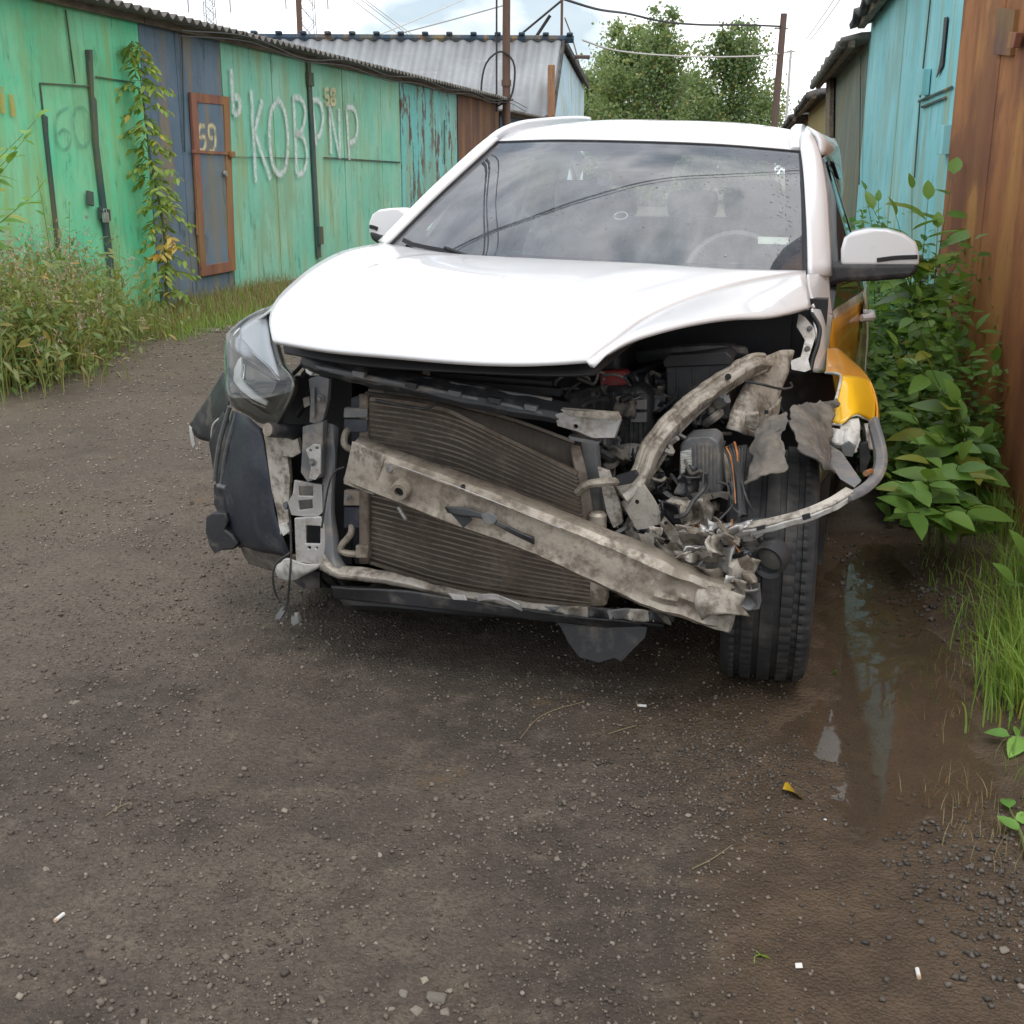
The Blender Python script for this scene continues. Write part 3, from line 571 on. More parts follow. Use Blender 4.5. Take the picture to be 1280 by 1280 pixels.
def wire(pts, r, lab, m=M_wire, n=28):
    P = cr_s([D(*p) for p in pts], n); c = P[0].copy(); return tag(obj('cable', MB().tube([p for p in P], r, 5), m), lab, 'cable')
wire([(690, -6, 33), (745, 11, 35), (785, 17, 38), (830, 27, 40), (880, 31, 42), (930, 31, 44), (977, 33, 46)], .035, 'black sagging cable from the antenna mast to the wooden pole')
wire([(728, 50, 33), (765, 62, 35), (815, 68, 38), (880, 71, 41), (945, 70, 44), (975, 67, 46), (990, 64, 46)], .026, 'pale sagging wire crossing in front of the trees', M_cab2)
wire([(430, 60, 33), (520, 25, 45), (620, -18, 60)], .02, 'thin wire slanting up over the grey roof, left one', M_cab2); wire([(480, 47, 33), (560, 26, 30), (632, 6, 25.5)], .016, 'thin wire running from the grey roof up to the rusty pole', M_cab2)
for i, o in enumerate((0, 11, 16)): wire([(436 + o, -4, 160), (470 + o, 22, 180), (500 + o, 44, 200)], .05, ['far power line above the grey roof, lowest of three', 'far power line above the grey roof, middle of three', 'far power line above the grey roof, topmost of three'][i], M_cab2, 6)
for i, o in enumerate((0, 8)): wire([(1046 + o, -6, 120), (1016 + o * .8, 38, 150), (985 + o * .6, 78, 190)], .04, ['far power line above the right roofs, left of two', 'far power line above the right roofs, right of two'][i], M_cab2, 6)
wire([(706, 22, 33), (716, 50, 36), (728, 95, 40)], .022, 'thin stay wire beside the pale blue gable', M_cab2)

for o_, z_, lab in ((.33, 2.80, 'grey sagging cable strung along the left eaves, upper one'), (.30, 2.74, 'grey sagging cable strung along the left eaves, lower one')):
    s0_, s1_ = LF.onX(190, 60, 0).y, LF.onX(640, 120, 0).y; tag(obj('cable', MB().tube(cr_s([LF.wld((o_, s0_ + (s1_ - s0_) * i / 10, z_ + (.03 if i % 2 else -.05) + random.uniform(-.02, .02))) for i in range(11)], 60), .007, 5), M_wire), lab, 'cable')

# ------------------------------------------------------------------ the wrecked car
car = empty('wrecked_suv', CARF.o, -CARF.th, 'white wrecked SUV with its front torn open, parked on the wet lane', 'car')
def cp(name, mb, m, parent=None, **kw): return obj(name, mb, m, parent or car, **kw)
def pk(pts, w): return [K(p[0], p[1], (w(p[0], p[1]) if callable(w) else w) if len(p) == 2 else p[2]) for p in pts]
def pplate(name, pts, w, m, t=.006, holes=(), parent=None, bevel=.0015, crum=0, seed=0, csc=14, **kw):
    mb = MB().plate(pk(pts, w), [pk(h, w) for h in holes], (0, t, 0))
    if crum: mb.crumple(crum, csc, seed)
    return cp(name, mb, m, parent, bevel=bevel, **kw)
def rect(x0, y0, x1, y1): return [(x0, y0), (x1, y0), (x1, y1), (x0, y1)]
def circ(x, y, r, n=10): return [(x + r * math.cos(2 * math.pi * i / n), y + r * math.sin(2 * math.pi * i / n)) for i in range(n)]
def bolt(px, py, w, r=.008, parent=None, m=None, name='bolt'):
    p = K(px, py, w); return cp(name, MB().lathe([(.0005, -.009), (r * .8, -.009), (r, -.006), (r, 0), (r * 1.6, 0), (r * 1.6, .003), (.0005, .003)], 8, p, (0, 1, 0)), m or M_grey, parent)
def ptube(name, pts, r, m, w=None, n=20, parent=None, k=8): return cp(name, MB().tube(cr_s(pk(pts, w), n), r, k), m, parent)
def sheet(name, rows, m, t=.003, nu=18, nv=14, crum=0, seed=0, csc=12, parent=None, **kw):   # a bent panel through rows of points
    mb = MB().grid(loft([pk(r, 0) for r in rows], nu, nv))
    if crum: mb.crumple(crum, csc, seed)
    return cp(name, mb, m, parent, solid=t, soff=0, **kw)

# bonnet: main skin and the folded right flank
rear = KP([(476, 308, .74), (560, 321, .60), (670, 328, .53), (800, 334, .52), (910, 341, .56), (1006, 343, .72)])
front = KP([(343, 430, -.66), (420, 443, -.72), (500, 450, -.76), (620, 456, -.78), (690, 458, -.76), (737, 457, -.70)])
lefte = KP([(476, 308, .74), (430, 318, .45), (395, 336, .12), (365, 360, -.18), (345, 382, -.42), (338, 405, -.57), (343, 430, -.66)])
crease = KP([(1006, 343, .72), (930, 357, .45), (860, 379, .12), (811, 401, -.16), (775, 427, -.45), (737, 457, -.70)])
mb = MB().grid(coons(rear, front, lefte, crease, 40, 36, lambda u, v: (0, 0, .035 * math.sin(math.pi * u) * math.sin(math.pi * v) + .010 * math.exp(-((u - .17 - .08 * (1 - v)) / .025) ** 2) * math.sin(math.pi * v) - .012 * math.exp(-((u - .82) / .05) ** 2 - ((v - .35) / .2) ** 2) + .010 * math.exp(-((u - .72 - .1 * v) / .03) ** 2) * math.sin(math.pi * v) + .006 * math.sin(u * 9 + v * 5) * v * u)))
hood = cp('bonnet', mb, M_white, solid=.014, ang=50)
low = KP([(1011, 387, .40), (965, 398, .15), (910, 401, -.06), (850, 411, -.28), (795, 427, -.46), (760, 445, -.62), (738, 459, -.702)])
mb = MB().grid(loft([cr_s(crease, 20), [a.lerp(b, .5) + Vector((0, -.012, .004)) for a, b in zip(cr_s(crease, 20), cr_s(low, 20))], cr_s(low, 20)], 40, 10))
cp('folded_bonnet_flank', mb, M_white, hood, solid=.012, soff=1, ang=50)
mb = MB().grid([[p + Vector((0, .03 + .04 * (1 - j / 35), -.035)) for p in r] for j, r in enumerate(coons(rear, front, lefte, crease, 14, 12))])
cp('bonnet_shade', mb, M_blk2, hood, solid=.006)  # black sheet added below the skin as the shade under the bonnet
# windscreen with its printed border, pillars, roof
wtop = KP([(622, 178, 1.42), (700, 176, 1.36), (808, 178, 1.33), (905, 182, 1.36), (1001, 190, 1.42)])
wbot = KP([(484, 310, .74), (560, 328, .62), (670, 340, .56), (800, 346, .55), (910, 350, .60), (1006, 346, .74)])
wl = KP([(622, 178, 1.42), (600, 198, 1.29), (545, 249, 1.02), (484, 310, .74)]); wr = KP([(1001, 190, 1.42), (1003, 230, 1.2), (1005, 285, .97), (1006, 346, .74)])
gw = coons(wtop, wbot, wl, wr, 40, 30)
screen = cp('windscreen', MB().grid(gw), M_glass, ang=60, face=(0, -.4, .9))
NW = [[Vector((0, .012, -.008)) + p for p in r] for r in coons(wtop, wbot, wl, wr, 81, 61)]
mb = MB()
def clear(u, v):                                                    # inside the clear field: rounded rectangle with the sensor notch cut out
    a, b = abs(u - .5) / .455, abs(v - .49) / .40
    if v < .26 and .44 - v * .15 < u < .60 + .02 + (.26 - v) * .1: return False
    return a ** 9 + b ** 9 < 1
ff = [(j * 81 + i, j * 81 + i + 1, (j + 1) * 81 + i + 1, (j + 1) * 81 + i) for j in range(60) for i in range(80) if not clear((i + .5) / 80, (j + .5) / 60)]
mb.add([p for r in NW for p in r], ff); cp('printed_border', mb, M_frit, screen)
cp('rubber_seal', MB().tube(wl, .009, 6), M_blk2, screen); cp('rubber_seal', MB().tube(wr, .009, 6), M_blk2, screen); cp('rubber_seal', MB().tube(cr_s(wtop, 30), .006, 6), M_blk2, screen)
def onscreen(u, v, d=.0):                                           # point on the windscreen, lifted d outward
    j, i = v * 29, u * 39; a = gw[min(int(j), 28)][min(int(i), 38)]; b = gw[min(int(j) + 1, 29)][min(int(i) + 1, 39)]; return a.lerp(b, (j % 1 + i % 1) / 2) + Vector((0, -.45, .89)) * d
GV = np.array([[tuple(p) for p in r] for r in gw]); _du = np.gradient(GV, axis=1); _dv = np.gradient(GV, axis=0); GN = np.cross(_du, _dv); GN /= np.linalg.norm(GN, axis=2, keepdims=True); GN *= np.sign(GN[..., 2:3])
def findscreen(px, py):                                             # where a sight line meets the windscreen (local point, normal, direction)
    d = CARF.loc(CARF.o + ray(px, py)); c0 = CARF.loc(CAMP); dn = np.array(d.normalized()); rel = GV - np.array(c0); t = rel @ dn; e = np.linalg.norm(rel - t[..., None] * dn, axis=2); j, i = np.unravel_index(np.argmin(e), e.shape)
    n0 = GN[j, i]; t = (GV[j, i] - np.array(c0)) @ n0 / (dn @ n0); p = np.array(c0) + dn * t
    w = 1 / (np.linalg.norm(GV - p, axis=2) ** 3 + 1e-7); nn = (GN * w[..., None]).sum((0, 1)); return Vector(p), Vector(nn / np.linalg.norm(nn)), d
p, nn, _ = findscreen(967, 299); q = [findscreen(*c)[0] - nn * .006 for c in ((948, 294), (986, 295), (986, 304), (948, 303))]; cp('white_sticker', MB().plate(q, (), -nn * .001), M_stick, screen)
p, nn, _ = findscreen(776, 268); sd = Vector((1, 0, 0)); up_ = nn.cross(sd).normalized()
cp('round_sticker', MB().lathe([(.022, 0), (.026, 0), (.026, .001), (.022, .001)], 24, p - nn * .006, nn, close=True), M_stick, screen)
opl = KP([(477, 306, .80), (538, 244, 1.07), (595, 191, 1.34), (616, 174, 1.47)]); opr = KP([(1034, 347, .86), (1032, 300, 1.0), (1029, 240, 1.2), (1020, 190, 1.42), (1005, 163, 1.56)])
cp('windscreen_pillar', MB().grid(loft([opl, [a.lerp(b, .5) + Vector((-.004, -.006, .006)) for a, b in zip(cr_s(opl, 8), cr_s(wl[::-1], 8))], wl[::-1]], 14, 6)), M_white, solid=.02)
wr2 = KP([(1008, 346, .74), (1007, 285, .97), (1005, 230, 1.2), (1003, 190, 1.42), (1000, 178, 1.46)])
cp('windscreen_pillar', MB().grid(loft([wr2, [a.lerp(b, .6) + Vector((.004, -.02, .0)) for a, b in zip(cr_s(wr2, 8), cr_s(opr, 8))], opr], 16, 8)), M_white, solid=.02)
tilt = lambda u: -.035 * u
rows = [wtop]
for w, zc, hw, dz in ((1.62, 1.608, .655, .045), (2.0, 1.642, .665, .05), (2.5, 1.648, .66, .055), (3.0, 1.612, .64, .06), (3.40, 1.55, .62, .06)):
    rows.append([Vector((.03 + hw * s, w, zc - dz * abs(s) ** 3 + tilt(hw * s))) for s in (-1, -.5, 0, .5, 1)])
roof = cp('roof', MB().grid(loft(rows, 24, 24)), M_white, solid=.02, ang=60)
cp('headlining', MB().grid([[p + Vector((0, .01, -.035)) for p in r] for r in loft(rows, 10, 10)]), M_head, roof, solid=.004)
for s in (-1, 1):
    P = KP([(607, 182, 1.44), (622, 168, 1.55), (650, 156, 1.75), (690, 151, 2.1), (722, 149, 2.6), (735, 150, 3.0)]) if s < 0 else KP([(996, 188, 1.44), (996, 172, 1.50), (997, 163, 1.62), (999, 160, 1.9), (1000, 161, 2.3), (999, 164, 2.8)])
    q_ = 1 if s < 0 else 1.5
    cp('roof_rail', MB().sweep(cr_s(P, 24), [(-.020 * q_, -.030), (.020 * q_, -.030), (.019 * q_, .006), (.010 * q_, .016), (-.010 * q_, .016), (-.019 * q_, .006)]), M_rail if s < 0 else M_white, bevel=.004)
# flanks: doors, rear quarter, glazing, cant rails
def uz(z): return np.interp(z, [.22, .40, .62, .82, .93, .99, 1.5], [.85, .905, .918, .915, .90, .88, .685])
DOFF = .94 - K(1042, 400, .62).x
def upt(s, w, z): return Vector((.02 - (DOFF * max(0, min(1.1, (1.6 - w) / .98)) if s > 0 and z < 1.0 else 0) + s * (uz(z) - .05 * max(0, w - 2.3) ** 2 - .02 * max(0, .7 - w)), w, z + tilt(s * .9)))
def flank(name, s, w0, w1, z0, z1, m, nu=8, nv=12): return cp(name, MB().grid([[upt(s, w0 + (w1 - w0) * i / (nu - 1), z0 + (z1 - z0) * j / (nv - 1)) for i in range(nu)] for j in range(nv)]), m, solid=.03, soff=(1 if s > 0 else -1) * -1, ang=50)
M_muddoor = paint('mud_splashed_door', (.70, .69, .66), .9, (.30, .26, .19))
for s in (-1, 1):
    md = M_muddoor if s > 0 else M_white
    dr = flank('front_door', s, .62, 1.535, .26, .985, md); hd = Vector((.0, 0, 0))
    rd = flank('rear_door', s, 1.55, 2.30, .26, .985, md); flank('rear_quarter', s, 2.315, 3.38, .30, .985, M_white)
    flank('sill', s, .45, 2.3, .16, .25, M_black)
    for door, w in ((dr, 1.42),):
        c0 = upt(s, w, .90) + Vector((s * .018, 0, 0)); cp('door_handle', MB().tube(cr_s([c0 + Vector((-s * .02, -.10, 0)), c0 + Vector((s * .012, -.07, 0)), c0 + Vector((s * .018, 0, 0)), c0 + Vector((s * .012, .07, 0)), c0 + Vector((-s * .02, .10, 0))], 14), [.014] * 3 + [.019] * 8 + [.014] * 3, 8), M_white, door)
        cp('handle_recess', MB().lathe([(.001, .004), (.055, .004), (.06, 0), (.001, 0)], 16, upt(s, w, .90), (s, 0, 0)), M_blk2, door)
    gl = [(.98, .99), (1.50, .99), (1.50, 1.47), (1.42, 1.455), (1.15, 1.24)]; gl2 = [(1.58, .99), (2.28, .99), (2.28, 1.45), (1.58, 1.475)]; gl3 = [(2.38, 1.02), (2.95, 1.12), (2.75, 1.40), (2.38, 1.45)]
    for pts in (gl, gl2, gl3): cp('side_window', MB().plate([upt(s, a, b) for a, b in pts], (), (s * -.005, 0, 0)), M_tint)
    fr = [(.82, .985), (3.1, .985), (3.1, 1.10), (2.85, 1.50), (1.55, 1.52), (1.42, 1.50)]
    inr = [[upt(s, a, b) + Vector((s * .004, 0, 0)) for a, b in pts] for pts in (gl, gl2, gl3)]
    cp('window_frame', MB().plate([upt(s, a, b) + Vector((s * .004, 0, 0)) for a, b in fr], inr, (s * -.02, 0, 0)), M_frit)
    cant = [Vector((.03 + s * .675, w, z + tilt(s * .66))) for w, z in ((1.50, 1.515), (1.8, 1.565), (2.3, 1.58), (2.8, 1.55), (3.3, 1.47))]
    lowc = [upt(s, w, z) for w, z in ((1.42, 1.475), (1.8, 1.505), (2.3, 1.50), (2.8, 1.46), (3.2, 1.30))]
    if s > 0: cant[0] = opr[4].copy(); lowc[0] = opr[3] + Vector((.004, .02, -.01))
    cp('cant_rail', MB().grid(loft([cant, [a.lerp(b, .5) + Vector((s * .02, 0, .01)) for a, b in zip(cant, lowc)], lowc], 16, 6)), M_white, solid=.02)
    vz = [upt(s, w, z) + Vector((s * .02, 0, 0)) for w, z in ((1.56, 1.50), (2.28, 1.48), (2.28, 1.43), (1.58, 1.43))]; cp('window_visor', MB().plate(vz, (), (s * .02, 0, -.01)), M_frit, bevel=.004)
    cp('rear_wheel_arch', MB().lathe([(.40, -.02), (.36, -.02), (.36, .03), (.40, .03)], 28, upt(s, 2.47, .36) + Vector((-s * .005, 0, 0)), (s, 0, 0), close=True), M_black)
# yellow film left on the doors
mb = MB().grid([[upt(1, w, z) + Vector((.003, 0, 0)) for w in np.linspace(.65, 1.05 + .42 * ((z - .58) / .38), 8)] for z in np.linspace(.60, .955, 8)]); cp('yellow_door_film', mb, M_yel2, solid=.0015, soff=1)
# tail closes the body
hatch = [[Vector((.02 + s_ * .84, 3.38, .35)), Vector((.02 + s_ * .86, 3.42, .7)), Vector((.02 + s_ * .80, 3.40, 1.0)), Vector((.02 + s_ * .60, 3.36, 1.50))] for s_ in (-1, -.5, 0, .5, 1)]
cp('tailgate', MB().grid(loft([r[:3] for r in hatch], 10, 12)), M_white, solid=.03)
cp('rear_window', MB().plate([Vector((-.72, 3.41, 1.01)), Vector((.76, 3.41, 1.01)), Vector((.64, 3.36, 1.475)), Vector((.35, 3.36, 1.545)), Vector((.02, 3.36, 1.56)), Vector((-.32, 3.36, 1.55)), Vector((-.58, 3.36, 1.52))], (), (0, .006, 0)), M_tint)
cp('floor_pan', MB().box((.02, 1.75, .27), (1.62, 3.2, .10)), M_blk2); cp('firewall', MB().box((.02, .62, .64), (1.52, .06, .74)), M_blk2)
cp('cowl', MB().grid(loft([[p + Vector((0, .01, -.03)) for p in cr_s(wbot, 12)], [p + Vector((0, -.10, -.05)) for p in cr_s(wbot, 12)]], 20, 3)), M_black, solid=.01)
# cabin
dash = [[Vector((x, w, z - .02 * abs(x) + tilt(x))) for x in (-.68, -.35, 0, .35, .72)] for w, z in ((.76, 1.02), (.95, 1.045), (1.10, 1.03), (1.18, .96), (1.16, .80))]
cp('dashboard', MB().grid(loft(dash, 16, 14)), M_int, solid=.02)
sw = Vector((.40, 1.22, 1.02)); ax = Vector((0, .85, -.45)).normalized()
wheel_ = cp('steering_wheel', MB().tube([sw + (ax.orthogonal().normalized() * math.cos(a) + ax.cross(ax.orthogonal().normalized()) * math.sin(a)) * .185 for a in np.linspace(0, 2 * math.pi, 33)], .016, 8), M_int)
cp('wheel_hub', MB().lathe([(.001, -.02), (.06, -.015), (.07, .02), (.001, .03)], 14, sw, ax), M_int, wheel_); cp('wheel_spoke', MB().tube([sw + Vector((-.18, 0, 0)), sw + Vector((.18, 0, 0))], .018, 6), M_int, wheel_)
for x in (-.38, .40):
    st_ = cp('front_seat', MB().grid(loft([[Vector((x + a * wd, w + .06 * abs(a), z)) for a in (-1, -.8, 0, .8, 1)] for wd, w, z in ((.24, 1.75, .55), (.26, 1.80, .8), (.25, 1.88, 1.05), (.20, 1.94, 1.20))], 12, 12)), M_seat, solid=.12, soff=0)
    cp('headrest', MB().box((x, 1.96, 1.30), (.25, .10, .17)), M_seat, st_, bevel=.04); cp('seat_cushion', MB().box((x, 1.5, .52), (.5, .52, .16)), M_seat, st_, bevel=.05)
rs = cp('rear_seat', MB().box((.02, 2.72, .85), (1.25, .16, .7), Matrix.Rotation(R(-14), 3, 'X')), M_seat, bevel=.05)
for x in (-.4, .02, .44): cp('headrest', MB().box((x, 2.80, 1.26), (.26, .09, .14)), M_seat, rs, bevel=.035)
p = K(800, 222, 1.32); cp('interior_mirror', MB().box(p + Vector((0, .04, 0)), (.24, .03, .065)).tube([p + Vector((0, .05, .02)), p + Vector((0, .0, .07))], .014, 6), M_int, bevel=.012)
p = K(742, 224, 1.36); cp('sensor_housing', MB().box(p + Vector((.03, .05, 0)), (.05, .05, .05)), M_rail, bevel=.015)
# wipers
for (a, b, c_, d) in ((0.03, .965, .30, .985), (.42, .985, .80, 1.0)):
    q = [onscreen(a + (c_ - a) * t, b + (d - b) * t - .012, .014) for t in np.linspace(0, 1, 7)]; wp = cp('wiper', MB().sweep(q, [(-.009, -.004), (.009, -.004), (.004, .010), (-.004, .010)]), M_blk2)
    cp('wiper_arm', MB().tube([q[3] + Vector((0, 0, .012)), q[5] + Vector((0, -.01, .012)), q[6] + Vector((.03, -.05, -.01))], .008, 6), M_blk2, wp)
# door mirrors
def mirror(cap, base, ind, w):
    mr = pplate('door_mirror', cap, w, M_white, .13, bevel=.042, seg=5); pplate('mirror_base', base, w - .004, M_black, .12, parent=mr, bevel=.022, seg=4)
    cp('mirror_indicator', MB().sweep(cr_s(pk(ind, w - .004), 10), [(-.004, -.008), (.004, -.008), (.004, .007), (-.004, .007)]), M_blk2, mr, bevel=.002)
mirror([(1051, 332), (1051, 312), (1055, 298), (1066, 290), (1085, 286), (1110, 287), (1131, 293), (1145, 303), (1149, 316), (1149, 332)], [(1030, 331), (1052, 329), (1149, 329), (1146, 343), (1130, 349), (1090, 352), (1054, 353), (1032, 360)], [(1096, 325), (1120, 322), (1147, 321)], .90)
mirror([(461, 291), (461, 278), (465, 268), (474, 262), (488, 260), (500, 261), (507, 267), (504, 277), (488, 297), (482, 300)], [(461, 288), (475, 292), (490, 296), (484, 303), (470, 304), (463, 299)], [(462, 283), (467, 284), (472, 286)], .98)
# white corner by the bonnet hinge: pillar foot, wing flange
sheet('pillar_foot', [[(1008, 344, .70), (1020, 343, .76), (1034, 330, .88)], [(1010, 360, .64), (1022, 362, .72), (1036, 365, .84)], [(1016, 385, .58), (1026, 388, .66), (1040, 398, .80)]], M_white, .012)
sheet('wing_flange', [[(1014, 386, .52), (1026, 388, .60), (1040, 395, .74)], [(1020, 420, .42), (1030, 425, .5), (1036, 430, .64)], [(1018, 440, .30), (1026, 446, .36), (1034, 448, .5)], [(1014, 464, .22), (1022, 466, .28), (1033, 466, .42)]], M_white, .006)
pplate('hinge_plate', [(998, 394), (1006, 398), (1018, 412), (1020, 420), (1010, 450), (1013, 462), (1006, 465), (990, 462), (988, 452), (1000, 446), (1006, 424), (996, 408)], lambda x, y: .42 - (y - 394) / 70 * .25, M_whplast, .02, crum=.004)
bolt(1012, 411, .35, .006); bolt(1009, 436, .26, .006)
ptube('wing_seal', [(1014, 392, .44), (1024, 410, .40), (1022, 430, .32), (1016, 448, .26), (1013, 464, .2)], .008, M_blk2)
# what is left of the right-hand wing with yellow film
wing = sheet('torn_yellow_wing', [[(1034, 436, .50), (1048, 437, .54), (1063, 450, .58)], [(1033, 452, .36), (1052, 452, .40), (1077, 462, .46)], [(1032, 466, .26), (1052, 470, .22), (1086, 475, .34)]], M_yel2, .006)
sheet('wing_front_face', [[(1051, 470, .22), (1068, 471, .26), (1086, 475, .34)], [(1047, 490, .16), (1066, 492, .16), (1094, 500, .28)], [(1038, 527, .08), (1052, 530, .06), (1070, 518, .10), (1094, 529, .22)]], M_yel, .006, parent=wing)
ptube('torn_edge', [(1032, 466, .255), (1044, 467, .22), (1051, 470, .215), (1048, 488, .155), (1038, 526, .075), (1043, 530, .07), (1052, 531, .06)], .0045, M_whplast, n=28, parent=wing)
ptube('torn_edge', [(1051, 531, .06), (1058, 524, .08), (1070, 519, .10), (1082, 524, .16), (1094, 529, .22)], .003, M_whplast, n=20, parent=wing)
sheet('wing_outer_skin', [[(1063, 450, .58), (1066, 452, .62)], [(1086, 475, .34), (1088, 478, .42)], [(1096, 505, .26), (1098, 510, .36)], [(1096, 530, .20), (1098, 540, .30)]], M_yel2, .006, parent=wing)
# fragments below the wing, bumper corner and the hanging trim strip
sheet('white_fragment', [[(1050, 533, .06), (1062, 527, .08), (1072, 524, .10)], [(1052, 548, .02), (1066, 546, .02), (1074, 545, .06)], [(1060, 562, .02), (1066, 566, .0), (1072, 562, .03)]], M_whplast, .006, crum=.010, seed=3, csc=22)
sheet('white_fragment', [[(1036, 537, .04), (1048, 536, .02), (1056, 540, .02)], [(1028, 548, .03), (1046, 552, -.01), (1056, 553, .0)], [(1036, 556, .04), (1048, 557, .01), (1055, 560, .01)]], M_whplast, .006, crum=.008, seed=5, csc=24)
sheet('white_fragment', [[(1080, 530, .16), (1090, 530, .2)], [(1084, 545, .12), (1094, 545, .18)], [(1082, 560, .10), (1090, 562, .14)]], M_whplast, .006, crum=.006, seed=8)
pplate('bracket_arm', [(1036, 556), (1052, 566), (1066, 586), (1077, 603), (1068, 610), (1050, 598), (1038, 580), (1030, 566)], lambda x, y: -.10 - (y - 556) * .006, M_grey, .02, crum=.003); pplate('bracket_clip', [(1050, 556), (1062, 552), (1070, 560), (1066, 572), (1054, 570)], -.01, M_grey, .03, crum=.004); pplate('bracket_clip', [(1074, 556), (1084, 552), (1088, 572), (1080, 596), (1074, 590)], .05, M_black, .02, crum=.004)
corner = [(1091, 528, .12), (1098, 556, -.02), (1100, 578, -.16), (1093, 598, -.32), (1076, 614, -.48), (1056, 624, -.58)]
cp('bumper_corner', MB().sweep(cr_s(KP(corner), 22), [(-.010, -.022), (.006, -.022), (.014, 0), (.006, .022), (-.010, .022)], up=(.3, -.9, .3)), M_grey, bevel=.004)
strip = [(1062, 618, -.56), (1040, 632, -.61), (1010, 645, -.64), (975, 655, -.65), (940, 662, -.65), (905, 667, -.64), (890, 669, -.63)]
ts = cp('hanging_bumper_strip', MB().sweep(cr_s(KP(strip), 28), [(-.010, -.013), (.010, -.013), (.010, .008), (-.010, .008)], up=(0, -.35, .94)).crumple(.004, 18, 2), M_whplast, bevel=.004)
cp('beige_strip_edge', MB().sweep([p + Vector((0, .002, .010)) for p in cr_s(KP(strip), 28)], [(-.013, -.004), (.013, -.004), (.013, .006), (-.013, .006)], up=(0, -.35, .94)), M_primer, ts, bevel=.003)
pplate('black_clip', [(1002, 644), (1012, 641), (1014, 648), (1004, 651)], -.665, M_blk2, .004, parent=ts); pplate('black_clip', [(945, 659), (956, 656), (957, 661), (946, 664)], -.67, M_blk2, .004, parent=ts); pplate('black_clip', [(886, 664), (900, 660), (904, 676), (890, 680), (880, 672)], -.65, M_blk2, .01, parent=ts, crum=.003)
sheet('white_strip_lip', [[(905, 670, -.64), (935, 667, -.65), (962, 661, -.65)], [(908, 676, -.63), (938, 676, -.64), (952, 669, -.64)]], M_whplast, .004, parent=ts); sheet('black_trim', [[(905, 655, -.60), (930, 650, -.61), (965, 648, -.61)], [(900, 664, -.62), (930, 661, -.63), (960, 655, -.63)]], M_black, .006)
ptube('orange_reflector', [(1082, 592, -.36), (1089, 589, -.32)], .008, M_orange, n=4)
# torn arch liner of the image-right wheel
sheet('arch_liner', [[(986, 512, -.24), (1010, 506, -.1), (1045, 500, .12)], [(994, 545, -.40), (1012, 536, -.3), (1040, 528, -.06)], [(1000, 562, -.48), (1018, 566, -.44), (1036, 566, -.2)], [(1014, 572, -.52), (1030, 586, -.5), (1042, 590, -.3)]], M_lin2, .005, 26, 22, crum=.016, seed=2, csc=17)
sheet('arch_liner_deep', [[(960, 470, .30), (1000, 462, .40), (1040, 468, .5)], [(970, 500, .34), (1000, 495, .42), (1045, 500, .5)], [(990, 540, .30), (1010, 545, .36), (1050, 550, .44)]], M_blk2, .006)
sheet('torn_arch_liner', [[(946, 536, -.30), (966, 522, -.28), (984, 514, -.24)], [(936, 585, -.46), (962, 562, -.43), (980, 550, -.40)], [(932, 604, -.54), (955, 594, -.54), (981, 592, -.52)]], M_lin2, .004, 26, 22, crum=.014, seed=4, csc=19)

# wheels
def wheel(c, axis, lab=None, R0=.338, wd=.235):
    c = Vector(c); ax = Vector(axis).normalized(); h = wd / 2; n = 216
    prof = [(.235, -h * .80), (.27, -h * .98), (.30, -h * 1.02), (.322, -h * .95), (.332, -h * .84)]
    gr = [-.62, -.22, .22, .62]; xs = [-.80]
    pr = [(R0 - .002, -h * .78)]
    for g_ in gr: pr += [(R0 - abs(g_) * .004, h * (g_ - .075)), (R0 - .011, h * (g_ - .060)), (R0 - .011, h * (g_ + .060)), (R0 - abs(g_) * .004, h * (g_ + .075))]
    prof += pr + [(R0 - .002, h * .78), (.332, h * .84), (.322, h * .95), (.30, h * 1.02), (.27, h * .98), (.235, h * .80)]
    ref = Vector((0, 0, 1)); ref = (ref - ax * ref.dot(ax)).normalized(); b = ax.cross(ref); g = []
    for r, x in prof:
        row = []
        for k_ in range(n):
            a = 2 * math.pi * k_ / n; rr = r
            if r > .326 and abs(x) > h * .66: rr -= .005 if (k_ % 3 == 0) else 0
            elif r > .331 and k_ % 3 == (1 if x > 0 else 0) : rr -= .0025
            row.append(c + ax * x + (ref * math.cos(a + .02 * abs(x) / h) + b * math.sin(a + .02 * abs(x) / h)) * rr)
        g.append(row)
    ty = cp('tyre', MB().grid(g, wrap=True), M_tyre, ang=25)
    rim = cp('rim', MB().lathe([(.236, -h * .8), (.225, -h * .7), (.215, h * .3), (.215, h * .6), (.236, h * .8)], 40, c, ax), M_alloy, ty, solid=.008)
    for k_ in range(5):
        a = 2 * math.pi * k_ / 5; d = ref * math.cos(a) + b * math.sin(a); cp('spoke', MB().tube([c + ax * h * .55 + d * .03, c + ax * h * .68 + d * .12, c + ax * h * .62 + d * .222], [.034, .028, .022], 6), M_alloy, ty)
    cp('brake_disc', MB().lathe([(.02, .01), (.15, .01), (.15, .03), (.02, .03)], 32, c, ax, close=True), M_grey, ty)
    return ty
cw = K(955, 846, -.37); wc = Vector((cw.x - .014, -.225, .336)); yaw = R(3.5)
wheel(wc, (math.cos(yaw), math.sin(yaw), 0)); wheel(Vector((-.80, .10, .352)), (-1, 0, 0)); wheel(upt(1, 2.47, .36) + Vector((-.12, 0, .026)), (1, 0, 0)); wheel(upt(-1, 2.47, .36) + Vector((.12, 0, -.04)), (-1, 0, 0))

